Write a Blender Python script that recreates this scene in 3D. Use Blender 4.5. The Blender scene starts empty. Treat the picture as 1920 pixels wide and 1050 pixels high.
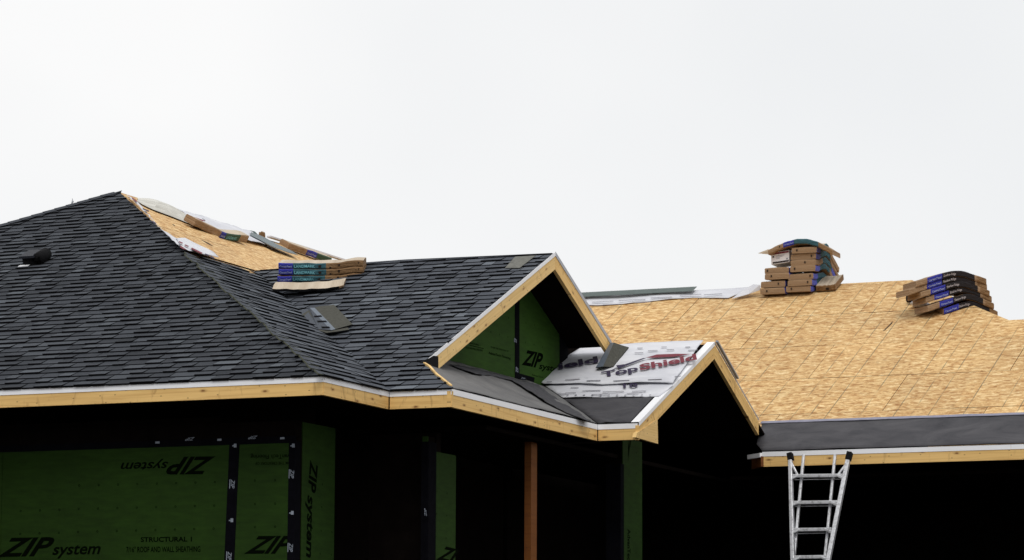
import bpy, bmesh, math, random
import numpy as np
from mathutils import Vector, Matrix, noise
from mathutils.geometry import delaunay_2d_cdt
random.seed(7)
rnd = random.Random(11)
scene = bpy.context.scene

# ------------------------------------------------------------------ camera
F, PITCH, YAW, ROLL = 5734.8, 0.141161, 0.39786, 0.004812      # fitted: focal length in px of a 1920 px wide picture
_c, _s = math.cos(YAW), math.sin(YAW)
_fw = np.array([-_s, _c, 0.]); _rt = np.array([_c, _s, 0.]); _up = np.array([0, 0, 1.])
_F = _fw*math.cos(PITCH) + _up*math.sin(PITCH); _U = -_fw*math.sin(PITCH) + _up*math.cos(PITCH)
_R2 = _rt*math.cos(ROLL) + _U*math.sin(ROLL); _U2 = -_rt*math.sin(ROLL) + _U*math.cos(ROLL)
cam = bpy.data.cameras.new('camera'); co = bpy.data.objects.new('camera', cam)
scene.collection.objects.link(co); scene.camera = co
co.matrix_world = Matrix(((_R2[0], _U2[0], -_F[0], 0), (_R2[1], _U2[1], -_F[1], 0), (_R2[2], _U2[2], -_F[2], 0), (0, 0, 0, 1)))
cam.sensor_width = 36; cam.lens = 36*F/1920; cam.clip_start = .1; cam.clip_end = 3000
cam.dof.use_dof = True; cam.dof.focus_distance = 31; cam.dof.aperture_fstop = 5.6

# ------------------------------------------------------------------ sky and sun (overcast)
SUN_EL, SUN_AZ = math.radians(50), math.radians(-62)      # direction to the sun: azimuth measured from +X
w = bpy.data.worlds.new('World'); scene.world = w; w.use_nodes = True
nt = w.node_tree; nt.nodes.clear()
N = nt.nodes.new; L = nt.links.new
out = N('ShaderNodeOutputWorld'); bg = N('ShaderNodeBackground'); bg.inputs[1].default_value = 0.1
sky = N('ShaderNodeTexSky'); sky.sky_type = 'NISHITA'; sky.sun_disc = False
sky.sun_elevation = SUN_EL; sky.sun_rotation = math.pi/2 - SUN_AZ
hs = N('ShaderNodeHueSaturation'); hs.inputs['Saturation'].default_value = .35; L(sky.outputs[0], hs.inputs['Color'])
tc = N('ShaderNodeTexCoord'); nz = N('ShaderNodeTexNoise'); nz.inputs['Scale'].default_value = 3.1; nz.inputs['Detail'].default_value = 4
nz.inputs['Roughness'].default_value = .45
mp = N('ShaderNodeMapping'); mp.inputs['Location'].default_value = (0.35, 0.1, .62); L(tc.outputs['Generated'], mp.inputs[0]); L(mp.outputs[0], nz.inputs['Vector'])
cr = N('ShaderNodeValToRGB'); cr.color_ramp.elements[0].position = .3; cr.color_ramp.elements[0].color = (.83, .85, .87, 1)
cr.color_ramp.elements[1].position = .62; cr.color_ramp.elements[1].color = (.985, .985, .985, 1); L(nz.outputs[0], cr.inputs[0])
sc10 = N('ShaderNodeVectorMath'); sc10.operation = 'SCALE'; sc10.inputs['Scale'].default_value = 9.9; L(cr.outputs[0], sc10.inputs[0])
mx = N('ShaderNodeMix'); mx.data_type = 'RGBA'; mx.inputs[0].default_value = .97
L(hs.outputs[0], mx.inputs[6]); L(sc10.outputs[0], mx.inputs[7]); L(mx.outputs[2], bg.inputs[0]); L(bg.outputs[0], out.inputs[0])
sl = bpy.data.lights.new('sun', 'SUN'); sl.energy = 1.35; sl.angle = math.radians(28); sl.color = (1, .955, .9)
so = bpy.data.objects.new('sun', sl); scene.collection.objects.link(so)
_d = Vector((math.cos(SUN_EL)*math.cos(SUN_AZ), math.cos(SUN_EL)*math.sin(SUN_AZ), math.sin(SUN_EL)))
so.rotation_euler = _d.to_track_quat('Z', 'Y').to_euler(); so.location = (0, 0, 30)
scene.view_settings.view_transform = 'Standard'; scene.view_settings.look = 'None'
scene.view_settings.exposure = 0; scene.view_settings.gamma = 1

# ------------------------------------------------------------------ geometry helpers
E0 = 2.92                                                    # eave height above the camera
H1 = (0, .492, E0-.492*23.85); H2 = (-.526, 0, E0-.526*11.80); R3 = (0, .46, E0-.46*25.2)
PP = (-.505, 0, E0-.505*11.18); G2 = (0, .46, E0-.46*28.87); R4 = (0, .48, E0-.48*32.53)
def ray(x, y): return (_R2*(x-960) - _U2*(y-525))/F + _F
def onp(x, y, pl, off=0.):
    r = ray(x, y); a, b, c = pl; c = c + off*math.sqrt(1+a*a+b*b)
    return Vector(r*c/(r[2]-a*r[0]-b*r[1]))
def onX(x, y, X): r = ray(x, y); return Vector(r*X/r[0])
def onY(x, y, Y): r = ray(x, y); return Vector(r*Y/r[1])
def onZ(x, y, Z): r = ray(x, y); return Vector(r*Z/r[2])
def proj(P):
    P = np.array(P); d = P @ _F; return 960+F*(P @ _R2)/d, 525-F*(P @ _U2)/d
def zof(pl, x, y): return pl[0]*x + pl[1]*y + pl[2]
def pt(pl, x, y): return Vector((x, y, zof(pl, x, y)))
def nrm(pl): return Vector((-pl[0], -pl[1], 1)).normalized()
def frame(pl):
    n = nrm(pl); u = Vector((1, 0, 0)) if pl[0] == 0 else Vector((0, 1, 0)); v = n.cross(u); return u, v, n
def xmeet(p, q, y=None, x=None):      # meeting line of two planes at given y or x
    if y is not None: return (q[2]-p[2]+(q[1]-p[1])*y)/(p[0]-q[0])
    return (q[2]-p[2]+(q[0]-p[0])*x)/(p[1]-q[1])

C = scene.collection
def link(me, name, parent=None, mats=()):
    o = bpy.data.objects.new(name, me); C.objects.link(o)
    if parent: o.parent = parent; 
    if parent: o.matrix_parent_inverse = parent.matrix_world.inverted()
    for m in mats:
        me.materials.append(m)
    return o
def tag(o, label=None, cat=None, group=None, kind=None):
    if label: o['label'] = label
    if cat: o['category'] = cat
    if group: o['group'] = group
    if kind: o['kind'] = kind
    return o
def empty(name, loc=(0, 0, 0)):
    o = bpy.data.objects.new(name, None); o.location = loc; C.objects.link(o)
    o.matrix_world = Matrix.Translation(loc); o.empty_display_size = .2
    return o
def add_uv(me, u=Vector((1, 0, 0)), v=Vector((0, 1, 0)), o=Vector((0, 0, 0)), auto=False):
    uv = me.uv_layers.new(name='UVMap'); vs = me.vertices
    for p in me.polygons:
        uu, vv = u, v
        if auto:
            n = p.normal
            if abs(n.z) > .95: uu, vv = Vector((1, 0, 0)), Vector((0, 1, 0))
            else:
                uu = Vector((0, 0, 1)).cross(n).normalized(); vv = n.cross(uu)
        for li in p.loop_indices:
            d = vs[me.loops[li].vertex_index].co - o
            uv.data[li].uv = (d.dot(uu), d.dot(vv))
def mesh(name, vs, fs, mats, parent=None, uv=None, fm=None, smooth=False, cols=None):
    me = bpy.data.meshes.new(name); me.from_pydata([tuple(x) for x in vs], [], fs); me.update()
    if uv == 'auto' or uv is None: add_uv(me, auto=True)
    else: add_uv(me, *uv)
    if fm:
        for p, i in zip(me.polygons, fm): p.material_index = i
    if smooth:
        for p in me.polygons: p.use_smooth = True
    if cols is not None:
        ca = me.color_attributes.new('tone', 'FLOAT_COLOR', 'CORNER')
        for p, c in zip(me.polygons, cols):
            for li in p.loop_indices: ca.data[li].color = (c, c, c, 1)
    return link(me, name, parent, mats if isinstance(mats, (list, tuple)) else [mats])
def box8(b):   # 8 points, bottom 4 then top 4 -> faces
    return [(0, 3, 2, 1), (4, 5, 6, 7), (0, 1, 5, 4), (1, 2, 6, 5), (2, 3, 7, 6), (3, 0, 4, 7)]
def hexa(name, pts, mat, parent=None, uv=None, fm=None):
    o = mesh(name, pts, box8(0), mat, parent, uv, fm)
    bm = bmesh.new(); bm.from_mesh(o.data); bmesh.ops.recalc_face_normals(bm, faces=bm.faces); bm.to_mesh(o.data); bm.free()
    return o
def board(name, p, q, outw, th, z0, z1, mat, parent=None, up=Vector((0, 0, 1)), ext=0):
    """board running p->q, inner face through pq, thickness th towards outw, from z0 to z1 along up"""
    p, q = Vector(p), Vector(q); d = (q-p).normalized(); p = p-d*ext; q = q+d*ext; o = Vector(outw)*th
    pts = [p+up*z0, q+up*z0, q+up*z0+o, p+up*z0+o, p+up*z1, q+up*z1, q+up*z1+o, p+up*z1+o]
    v = up-d*up.dot(d); v.normalize()
    ofs = Vector((rnd.uniform(0, 50), rnd.uniform(0, 50), 0)) 
    me_o = hexa(name, pts, mat, parent, uv=(d, v, p-d*ofs.x-v*ofs.y*0.37))
    return me_o
def solid(name, pts, n, th, mat, parent=None, uv=None, fm=None):
    """flat polygon (list of points on top) given thickness th downwards along n"""
    k = len(pts); n = Vector(n)
    vs = [Vector(p) for p in pts] + [Vector(p)-n*th for p in pts]
    # orientation
    a = Vector((0, 0, 0))
    for i in range(k): a += vs[i].cross(vs[(i+1) % k])
    if a.dot(n) < 0: vs = vs[:k][::-1] + vs[k:][::-1]
    fs = [tuple(range(k)), tuple(range(2*k-1, k-1, -1))] + [(i, i+k, (i+1) % k+k, (i+1) % k) for i in range(k)]
    fm2 = None
    if fm: fm2 = [fm[0], fm[1]] + [fm[2]]*k
    return mesh(name, vs, fs, mat, parent, uv, fm2)
def uvp(pl, o=Vector((0, 0, 0))):
    u, v, n = frame(pl); return (u, v, o)
def clip(poly, a, b, c):      # keep a*x+b*y<=c
    r = []
    for i in range(len(poly)):
        p, q = poly[i], poly[(i+1) % len(poly)]
        fp, fq = a*p[0]+b*p[1]-c, a*q[0]+b*q[1]-c
        if fp <= 0: r.append(p)
        if fp*fq < 0:
            t = fp/(fp-fq); r.append((p[0]+(q[0]-p[0])*t, p[1]+(q[1]-p[1])*t))
    return r
def clip_convex(poly, cv):    # cv counter-clockwise
    for i in range(len(cv)):
        (x0, y0), (x1, y1) = cv[i], cv[(i+1) % len(cv)]
        a, b = (y1-y0), -(x1-x0); poly = clip(poly, a, b, a*x0+b*y0)
        if len(poly) < 3: return []
    return poly
def seg_d(p, a, b):
    ab = (b[0]-a[0], b[1]-a[1]); l2 = ab[0]**2+ab[1]**2 or 1e-9
    t = max(0, min(1, ((p[0]-a[0])*ab[0]+(p[1]-a[1])*ab[1])/l2))
    return math.hypot(p[0]-a[0]-ab[0]*t, p[1]-a[1]-ab[1]*t)
def sheet(name, pts, pl, mat, parent=None, res=.06, amp=.006, scale=3., th=.002, lift=.01, creases=(), hfun=None, seed=0, edge_mat=None, uvo=None):
    """cloth or felt lying on a roof plane: polygon pts (world), real relief, real thickness"""
    u, v, n = frame(pl); o = Vector((0, 0, pl[2]))
    P2 = [((Vector(p)-o).dot(u), (Vector(p)-o).dot(v)) for p in pts]
    # densify the outline
    D = []
    for i in range(len(P2)):
        a, b = P2[i], P2[(i+1) % len(P2)]; k = max(1, int(math.hypot(b[0]-a[0], b[1]-a[1])/res))
        D += [(a[0]+(b[0]-a[0])*j/k, a[1]+(b[1]-a[1])*j/k) for j in range(k)]
    nb = len(D)
    x0, x1 = min(p[0] for p in D), max(p[0] for p in D); y0, y1 = min(p[1] for p in D), max(p[1] for p in D)
    allp = [Vector(p) for p in D]
    def inside(x, y):
        c = False
        for i in range(nb):
            (xa, ya), (xb, yb) = D[i], D[i-1]
            if (ya > y) != (yb > y) and x < (xb-xa)*(y-ya)/(yb-ya)+xa: c = not c
        return c
    yy = y0
    while yy < y1:
        xx = x0
        while xx < x1:
            q = (xx+rnd.uniform(-.2, .2)*res, yy+rnd.uniform(-.2, .2)*res)
            if inside(*q) and min(seg_d(q, D[i], D[(i+1) % nb]) for i in range(0, nb)) > res*.45: allp.append(Vector(q))
            xx += res
        yy += res
    vv, ee, ff, *_ = delaunay_2d_cdt(allp, [], [list(range(nb))], 1, 1e-5)
    cr2 = []
    for cpts, h, wd in creases:
        cc = [((Vector(p)-o).dot(u), (Vector(p)-o).dot(v)) for p in cpts]; cr2.append((cc, h, wd))
    top = []
    for q in vv:
        h = lift + amp*(noise.noise(Vector((q[0]*scale, q[1]*scale, seed)))+.5*noise.noise(Vector((q[0]*scale*2.7, q[1]*scale*2.7, seed+5))))
        for cc, hh, wd in cr2:
            d = min(seg_d(q, cc[i], cc[i+1]) for i in range(len(cc)-1)); h += hh*math.exp(-(d/wd)**2)
        if hfun: h += hfun(q[0], q[1])
        top.append(o+u*q[0]+v*q[1]+n*max(h, .003))
    k = len(top); vs = top+[p-n*th for p in top]
    fs = []
    cnt = {}
    for f in ff:
        f = list(f); a, b, c = [vv[i] for i in f[:3]]
        if (b[0]-a[0])*(c[1]-a[1])-(b[1]-a[1])*(c[0]-a[0]) < 0: f = f[::-1]
        fs.append(tuple(f))
        for i in range(len(f)): cnt[(f[i], f[(i+1) % len(f)])] = 1
    nf = len(fs); bot = [tuple(i+k for i in f[::-1]) for f in fs]
    side = [(b, a, a+k, b+k) for (a, b) in cnt if (b, a) not in cnt]
    ob = mesh(name, vs, fs+bot+side, mat, parent, uv=(u, v, uvo if uvo is not None else Vector((0, 0, 0))), smooth=False)
    for p in ob.data.polygons[:nf*2]: p.use_smooth = True
    return ob
_fontcache = {}
def text_mesh(body, bold=0., shear=0.):
    key = (body, bold, shear)
    if key in _fontcache: return _fontcache[key]
    cu = bpy.data.curves.new('text', 'FONT'); cu.body = body; cu.offset = bold; cu.shear = shear; cu.resolution_u = 3
    o = bpy.data.objects.new('text', cu); C.objects.link(o)
    dg = bpy.context.evaluated_depsgraph_get(); dg.update()
    me = bpy.data.meshes.new_from_object(o.evaluated_get(dg))
    vs = [v.co.copy() for v in me.vertices]; fs = [tuple(p.vertices) for p in me.polygons]
    bpy.data.objects.remove(o); bpy.data.curves.remove(cu); bpy.data.meshes.remove(me)
    x0 = min(v.x for v in vs); x1 = max(v.x for v in vs)
    _fontcache[key] = (vs, fs, x0, x1); return _fontcache[key]
def lettering(body, start, end, top, n, mat, parent, bold=.01, shear=0., off=.002, cap=.73, warp=None):
    """flat print: start,end = baseline ends, top = point at cap height above start"""
    vs, fs, x0, x1 = text_mesh(body, bold, shear)
    start, end, top, n = Vector(start), Vector(end), Vector(top), Vector(n)
    dx = (end-start)/(x1-x0); dy = (top-start)/cap
    out = [start+dx*(v.x-x0)+dy*v.y+n*off for v in vs]
    if warp: out = [warp(p) for p in out]
    return mesh('lettering', out, fs, mat, parent)
def tube(name, pts, r, mat, parent=None, seg=10, cap=True):
    vs, fs = [], []; pts = [Vector(p) for p in pts]
    for i, p in enumerate(pts):
        d = (pts[min(i+1, len(pts)-1)]-pts[max(i-1, 0)]).normalized()
        a = d.cross(Vector((0, 0, 1))); a = a.normalized() if a.length > 1e-3 else Vector((1, 0, 0)); b = d.cross(a)
        rr = r[i] if isinstance(r, (list, tuple)) else r
        for k in range(seg):
            t = 2*math.pi*k/seg; vs.append(p+a*rr*math.cos(t)+b*rr*math.sin(t))
    for i in range(len(pts)-1):
        for k in range(seg): fs.append((i*seg+k, i*seg+(k+1) % seg, (i+1)*seg+(k+1) % seg, (i+1)*seg+k))
    if cap: fs += [tuple(range(seg))[::-1], tuple(range((len(pts)-1)*seg, len(pts)*seg))]
    return mesh(name, vs, fs, mat, parent, smooth=True)

# ------------------------------------------------------------------ materials
def mat(name, col, rough=.8, metal=0., spec=.3):
    m = bpy.data.materials.new(name); m.use_nodes = True; b = m.node_tree.nodes['Principled BSDF']
    b.inputs['Base Color'].default_value = (*col, 1); b.inputs['Roughness'].default_value = rough
    b.inputs['Metallic'].default_value = metal; b.inputs['Specular IOR Level'].default_value = spec
    return m, m.node_tree, b
def ramp(nt, fac, stops):
    r = nt.nodes.new('ShaderNodeValToRGB'); e = r.color_ramp.elements
    while len(e) < len(stops): e.new(.5)
    for x, (p, c) in zip(e, stops): x.position = p; x.color = (*c, 1)
    nt.links.new(fac, r.inputs[0]); return r.outputs[0]
def uvmap(nt, scale=(1, 1, 1), loc=(0, 0, 0), src='UV'):
    t = nt.nodes.new('ShaderNodeTexCoord'); m = nt.nodes.new('ShaderNodeMapping'); m.inputs['Scale'].default_value = scale
    m.inputs['Location'].default_value = loc; nt.links.new(t.outputs[src], m.inputs[0]); return m.outputs[0]
def noi(nt, vec, scale=5, detail=4, rough=.5, dist=0):
    n = nt.nodes.new('ShaderNodeTexNoise'); n.inputs['Scale'].default_value = scale; n.inputs['Detail'].default_value = detail
    n.inputs['Roughness'].default_value = rough; n.inputs['Distortion'].default_value = dist; nt.links.new(vec, n.inputs['Vector']); return n.outputs[0]
def mix(nt, fac, a, b, mode='MIX'):
    m = nt.nodes.new('ShaderNodeMix'); m.data_type = 'RGBA'; m.blend_type = mode
    for i, x in ((0, fac), (6, a), (7, b)):
        if isinstance(x, (int, float)): m.inputs[i].default_value = x
        elif isinstance(x, tuple): m.inputs[i].default_value = (*x, 1)
        else: nt.links.new(x, m.inputs[i])
    return m.outputs[2]
def mth(nt, op, a, b=0., c=0.):
    m = nt.nodes.new('ShaderNodeMath'); m.operation = op
    for i, x in enumerate((a, b, c)):
        if isinstance(x, (int, float)): m.inputs[i].default_value = x
        else: nt.links.new(x, m.inputs[i])
    return m.outputs[0]
def bump(nt, b, h, strength=.3, dist=.01):
    n = nt.nodes.new('ShaderNodeBump'); n.inputs['Strength'].default_value = strength; n.inputs['Distance'].default_value = dist
    nt.links.new(h, n.inputs['Height']); nt.links.new(n.outputs[0], b.inputs['Normal'])

def osb(name, along=(1, 1), lines=True, tone=1.):
    m, nt, b = mat(name, (.5, .3, .13), .75)
    s = lambda x, y: uvmap(nt, (x, y, 1))
    n1 = noi(nt, s(9, 18), 1, 6, .74, .8)             # strands, longer along the eave
    n2 = noi(nt, uvmap(nt, (13, 26, 1), (3, 7, 0)), 1, 4, .65, .6)
    n3 = noi(nt, uvmap(nt, (.9, 1.3, 1)), 1, 4)
    n4 = noi(nt, uvmap(nt, (7, 12, 1), (9, 2, 0)), 1, 5, .7, .9)
    base = ramp(nt, n1, [(.35, (.31*tone, .145*tone, .045*tone)), (.455, (.51*tone, .30*tone, .12*tone)), (.545, (.66*tone, .455*tone, .215*tone)), (.65, (.82*tone, .66*tone, .39*tone))])
    dk = ramp(nt, n4, [(.55, (0, 0, 0)), (.66, (1, 1, 1))])
    c = mix(nt, mth(nt, 'MULTIPLY', dk, .7), base, (.27*tone, .125*tone, .035*tone))
    lt = ramp(nt, n2, [(.58, (0, 0, 0)), (.68, (1, 1, 1))])
    c = mix(nt, mth(nt, 'MULTIPLY', lt, .5), c, (.70*tone, .52*tone, .28*tone))
    c = mix(nt, .35, c, ramp(nt, n3, [(.3, (.75, .72, .68)), (.7, (1.18, 1.15, 1.1))]), 'MULTIPLY')
    oi = nt.nodes.new('ShaderNodeObjectInfo')
    c = mix(nt, .9, c, ramp(nt, oi.outputs['Random'], [(0, (.94, .93, .92)), (.5, (1, 1, 1)), (1, (1.04, 1.03, 1.0))]), 'MULTIPLY')
    sep = nt.nodes.new('ShaderNodeSeparateXYZ'); nt.links.new(uvmap(nt), sep.inputs[0])
    if lines:   # printed stud lines at 16 and 24 inch multiples
        f = None
        for per in (.4064, .6096):
            q = mth(nt, 'ABSOLUTE', mth(nt, 'SUBTRACT', mth(nt, 'FRACT', mth(nt, 'DIVIDE', mth(nt, 'ADD', sep.outputs[0], 100.), per)), .5))
            g = mth(nt, 'GREATER_THAN', q, 0.5-.0058/per)
            f = g if f is None else mth(nt, 'MAXIMUM', f, g)
        wear = ramp(nt, noi(nt, uvmap(nt, (3, 2.2, 1)), 1, 3), [(.36, (.15, .15, .15)), (.58, (1, 1, 1))])
        c = mix(nt, mth(nt, 'MULTIPLY', mth(nt, 'MULTIPLY', f, wear), .8), c, (.11, .11, .07))
    nt.links.new(c, b.inputs['Base Color']); bump(nt, b, n1, .35, .004)
    return m
M_OSB = osb('osb_sheathing'); M_OSBH = osb('osb_sheathing_hip', lines=False, tone=1.0)
def wood(name, c0, c1, ck, sc=1.):
    m, nt, b = mat(name, c1, .62, spec=.25)
    wv = noi(nt, uvmap(nt, (1.3*sc, 38*sc, 1)), 1, 4, .55, .8)
    c = ramp(nt, wv, [(.25, c0), (.5, c1), (.8, tuple(min(1, x*1.12) for x in c1))])
    big = noi(nt, uvmap(nt, (.9, 3, 1)), 1, 3)
    c = mix(nt, .5, c, ramp(nt, big, [(.3, (.86, .80, .72)), (.7, (1.08, 1.06, 1.05))]), 'MULTIPLY')
    vo = nt.nodes.new('ShaderNodeTexVoronoi'); vo.voronoi_dimensions = '2D'; vo.inputs['Scale'].default_value = 1; vo.inputs['Randomness'].default_value = 1
    nt.links.new(uvmap(nt, (1.9, 5.2, 1)), vo.inputs['Vector'])
    kd = noi(nt, uvmap(nt, (30, 30, 1)), 1, 2)
    dd = mth(nt, 'ADD', vo.outputs['Distance'], mth(nt, 'MULTIPLY', kd, .06))
    kf = ramp(nt, dd, [(.065, (1, 1, 1)), (.12, (.35, .35, .35)), ]) 
    kf = ramp(nt, dd, [(.055, (1, 1, 1)), (.075, (.45, .45, .45)), (.13, (0, 0, 0))])
    c = mix(nt, mth(nt, 'MULTIPLY', kf, .9), c, ck)
    v2_ = nt.nodes.new('ShaderNodeTexVoronoi'); v2_.voronoi_dimensions = '2D'; v2_.inputs['Scale'].default_value = 1
    nt.links.new(uvmap(nt, (5, 9, 1), (2.3, 1.1, 0)), v2_.inputs['Vector'])
    c = mix(nt, mth(nt, 'MULTIPLY', mth(nt, 'LESS_THAN', v2_.outputs['Distance'], .045), .6), c, (.05, .02, .01))
    # resin streaks running up the grain
    st = noi(nt, uvmap(nt, (7, 2.2, 1), (4, 4, 0)), 1, 3, .6, 1.5)
    sf = ramp(nt, st, [(.58, (0, 0, 0)), (.68, (1, 1, 1))])
    c = mix(nt, mth(nt, 'MULTIPLY', sf, .35), c, ck)
    nt.links.new(c, b.inputs['Base Color']); bump(nt, b, wv, .15, .002)
    return m
M_WOOD = wood('pine_fascia', (.60, .36, .12), (.78, .52, .20), (.17, .06, .015))
M_WOODR = wood('pine_rake', (.66, .43, .15), (.80, .56, .24), (.24, .10, .03))
M_POST = wood('pine_post', (.12, .036, .007), (.16, .055, .011), (.10, .03, .01), .6)
def shingle_mat(name, tone):
    m, nt, b = mat(name, (.06, .065, .075), .92, spec=.18)
    at = nt.nodes.new('ShaderNodeAttribute'); at.attribute_name = 'tone'
    g = noi(nt, uvmap(nt, (1, 1, 1)), 260, 3, .8)
    col = ramp(nt, at.outputs['Fac'], [(0, (.030*tone, .034*tone, .041*tone)), (.4, (.052*tone, .058*tone, .070*tone)), (.75, (.077*tone, .086*tone, .101*tone)), (1, (.112*tone, .126*tone, .146*tone))])
    col = mix(nt, .75, col, ramp(nt, g, [(.3, (.5, .5, .5)), (.5, (1, 1, 1)), (.7, (1.6, 1.6, 1.6))]), 'MULTIPLY')
    p = noi(nt, uvmap(nt, (.8, 1.4, 1)), 1, 4)
    col = mix(nt, .5, col, ramp(nt, p, [(.3, (.78, .78, .8)), (.7, (1.2, 1.2, 1.18))]), 'MULTIPLY')
    nt.links.new(col, b.inputs['Base Color']); bump(nt, b, g, .4, .003)
    return m
M_SH = shingle_mat('asphalt_shingle', .80); M_SH3 = shingle_mat('asphalt_shingle_pale', 1.2)  # same shingle in two tones, darker on the hip end slope
M_SHE = mat('shingle_cut_edge', (.006, .006, .007), .95, spec=.05)[0]
M_SHB = mat('shingle_back', (.095, .10, .07), .9, spec=.1)[0]
def simple(name, col, rough=.8, metal=0, spec=.3, var=.15, sc=8, bs=.2, bd=.003):
    m, nt, b = mat(name, col, rough, metal, spec)
    n = noi(nt, uvmap(nt, src='Object'), sc, 5, .6)
    c = ramp(nt, n, [(.3, tuple(x*(1-var) for x in col)), (.7, tuple(min(1, x*(1+var)) for x in col))])
    nt.links.new(c, b.inputs['Base Color'])
    if bs: bump(nt, b, n, bs, bd)
    return m
M_WHITE = simple('white_drip_metal', (.86, .87, .90), .5, 0, .3, .04, 3, .05)
M_GREYMET = simple('grey_drip_metal', (.36, .38, .42), .4, .2, .5, .08, 6, .05)
M_SHADEWOOD = simple('framing_painted_shade', (.005, .0035, .003), .95, 0, .02, .3)  # near-black framing: deep shade under the roofs is put into the colour
M_FELTD = simple('dark_felt', (.06, .06, .066), .9, 0, .15, .25, 30, .3)
def felt(name, c0, c1):
    m, nt, b = mat(name, c0, .78, spec=.25)
    n = noi(nt, uvmap(nt, (2, 3.2, 1)), 1, 6, .65, .8); g = noi(nt, uvmap(nt), 190, 2, .7)
    c = ramp(nt, n, [(.3, c0), (.72, c1)])
    c = mix(nt, .55, c, ramp(nt, g, [(.3, (.6, .6, .6)), (.5, (1, 1, 1)), (.7, (1.5, 1.5, 1.5))]), 'MULTIPLY')
    nt.links.new(c, b.inputs['Base Color']); bump(nt, b, n, .5, .02); return m
M_FELT = felt('asphalt_felt', (.034, .034, .040), (.078, .076, .083))
M_FELTL = felt('asphalt_felt_dusty', (.105, .105, .108), (.165, .163, .162))
M_LAP = simple('felt_lap_edge', (.26, .26, .33), .7, 0, .2, .15, 12, .1)
def wrapm(name, c0, c1):
    m, nt, b = mat(name, c1, .6, spec=.3)
    n = noi(nt, uvmap(nt, (1.6, 3.5, 1)), 1, 5, .6, .7)
    nt.links.new(ramp(nt, n, [(.3, c0), (.7, c1)]), b.inputs['Base Color']); bump(nt, b, n, .55, .03); return m
M_WRAP = wrapm('white_underlayment', (.52, .53, .58), (.67, .68, .72))
M_WRAPG = wrapm('loose_underlayment', (.40, .39, .35), (.66, .65, .60))
M_RED = simple('maroon_ink', (.17, .030, .045), .7, 0, .2, .12, 20, 0)
M_NAVY = simple('navy_ink', (.030, .022, .055), .7, 0, .2, .12, 20, 0)
M_INKP = simple('pale_ink', (.24, .24, .27), .7, 0, .2, .25, 9, 0)
def zipm(name, col):
    m, nt, b = mat(name, col, .8, spec=.15)
    n = noi(nt, uvmap(nt, (5, 22, 1)), 1, 5, .6); n2 = noi(nt, uvmap(nt, (.9, .9, 1)), 1, 3)
    c = ramp(nt, n, [(.25, tuple(x*.7 for x in col)), (.75, tuple(x*1.25 for x in col))])
    c = mix(nt, .6, c, ramp(nt, n2, [(.3, (.7, .7, .7)), (.7, (1.15, 1.15, 1.1))]), 'MULTIPLY')
    nt.links.new(c, b.inputs['Base Color']); bump(nt, b, n, .2, .003); return m
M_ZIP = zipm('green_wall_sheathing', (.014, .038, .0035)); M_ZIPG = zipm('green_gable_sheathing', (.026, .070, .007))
M_INK = simple('black_ink', (.0015, .003, .001), .95, 0, .02, .1, 9, 0)
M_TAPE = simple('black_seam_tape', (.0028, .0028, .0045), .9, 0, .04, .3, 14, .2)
M_TAPEW = simple('tape_print', (.22, .25, .30), .6, 0, .3, .2, 20, 0)
def kraft(name, c0, c1):
    m, nt, b = mat(name, c1, .72, spec=.25)
    n = noi(nt, uvmap(nt, (3, 9, 1)), 1, 6, .65, 1.0); f = noi(nt, uvmap(nt, (8, 26, 1), (3, 1, 0)), 1, 4, .6, 1.6)
    c = ramp(nt, n, [(.3, c0), (.7, c1)])
    nt.links.new(c, b.inputs['Base Color']); bump(nt, b, f, .9, .02); return m
M_KRAFT = kraft('kraft_wrapper', (.22, .135, .072), (.37, .245, .145))
M_KRAFTD = kraft('kraft_wrapper_brown', (.15, .080, .033), (.29, .175, .085))
M_KRAFTP = kraft('kraft_wrapper_pale', (.40, .32, .23), (.62, .54, .43))
M_BLUE = kraft('blue_label', (.018, .022, .24), (.035, .045, .36))
M_BLUEL = kraft('blue_label_side', (.07, .085, .42), (.12, .14, .52))
M_TEAL = kraft('teal_label', (.018, .065, .085), (.045, .13, .155))
M_BLACK = kraft('black_label', (.006, .005, .006), (.018, .013, .014))
M_LBL = simple('label_text', (.34, .38, .55), .6, 0, .3, .1, 20, 0)
M_LBLT = simple('label_text_teal', (.16, .42, .48), .6, 0, .3, .1, 20, 0)
M_LBLG = simple('label_text_grey', (.38, .34, .34), .6, 0, .3, .1, 20, 0)
M_STAMP = simple('stamp_black', (.02, .012, .008), .7, 0, .2, .1, 20, 0)
def alu():
    m, nt, b = mat('ladder_aluminium', (.62, .63, .66), .38, .55, .5)
    n = noi(nt, uvmap(nt, src='Object'), 26, 5, .7)
    nt.links.new(ramp(nt, n, [(.35, (.38, .38, .40)), (.5, (.66, .67, .70)), (.8, (.76, .77, .8))]), b.inputs['Base Color'])
    nt.links.new(ramp(nt, n, [(.3, (.6, .6, .6)), (.7, (.3, .3, .3))]), b.inputs['Roughness']); return m
M_ALU = alu(); M_RUB = simple('black_rubber', (.007, .007, .008), .85, 0, .1, .2, 20, .1)
M_SOIL = simple('bare_soil', (.045, .036, .027), .95, 0, .1, .35, 1.2, .6, .05)
M_STARTER = simple('weathered_shingle_strip', (.155, .155, .14), .9, 0, .1, .2, 24, .3)
M_OLIVE = simple('olive_granule_back', (.072, .072, .062), .95, 0, .1, .2, 40, .4)
M_SEAL = simple('sealant_strip', (.11, .135, .17), .5, 0, .4, .1, 20, .1)

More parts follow.
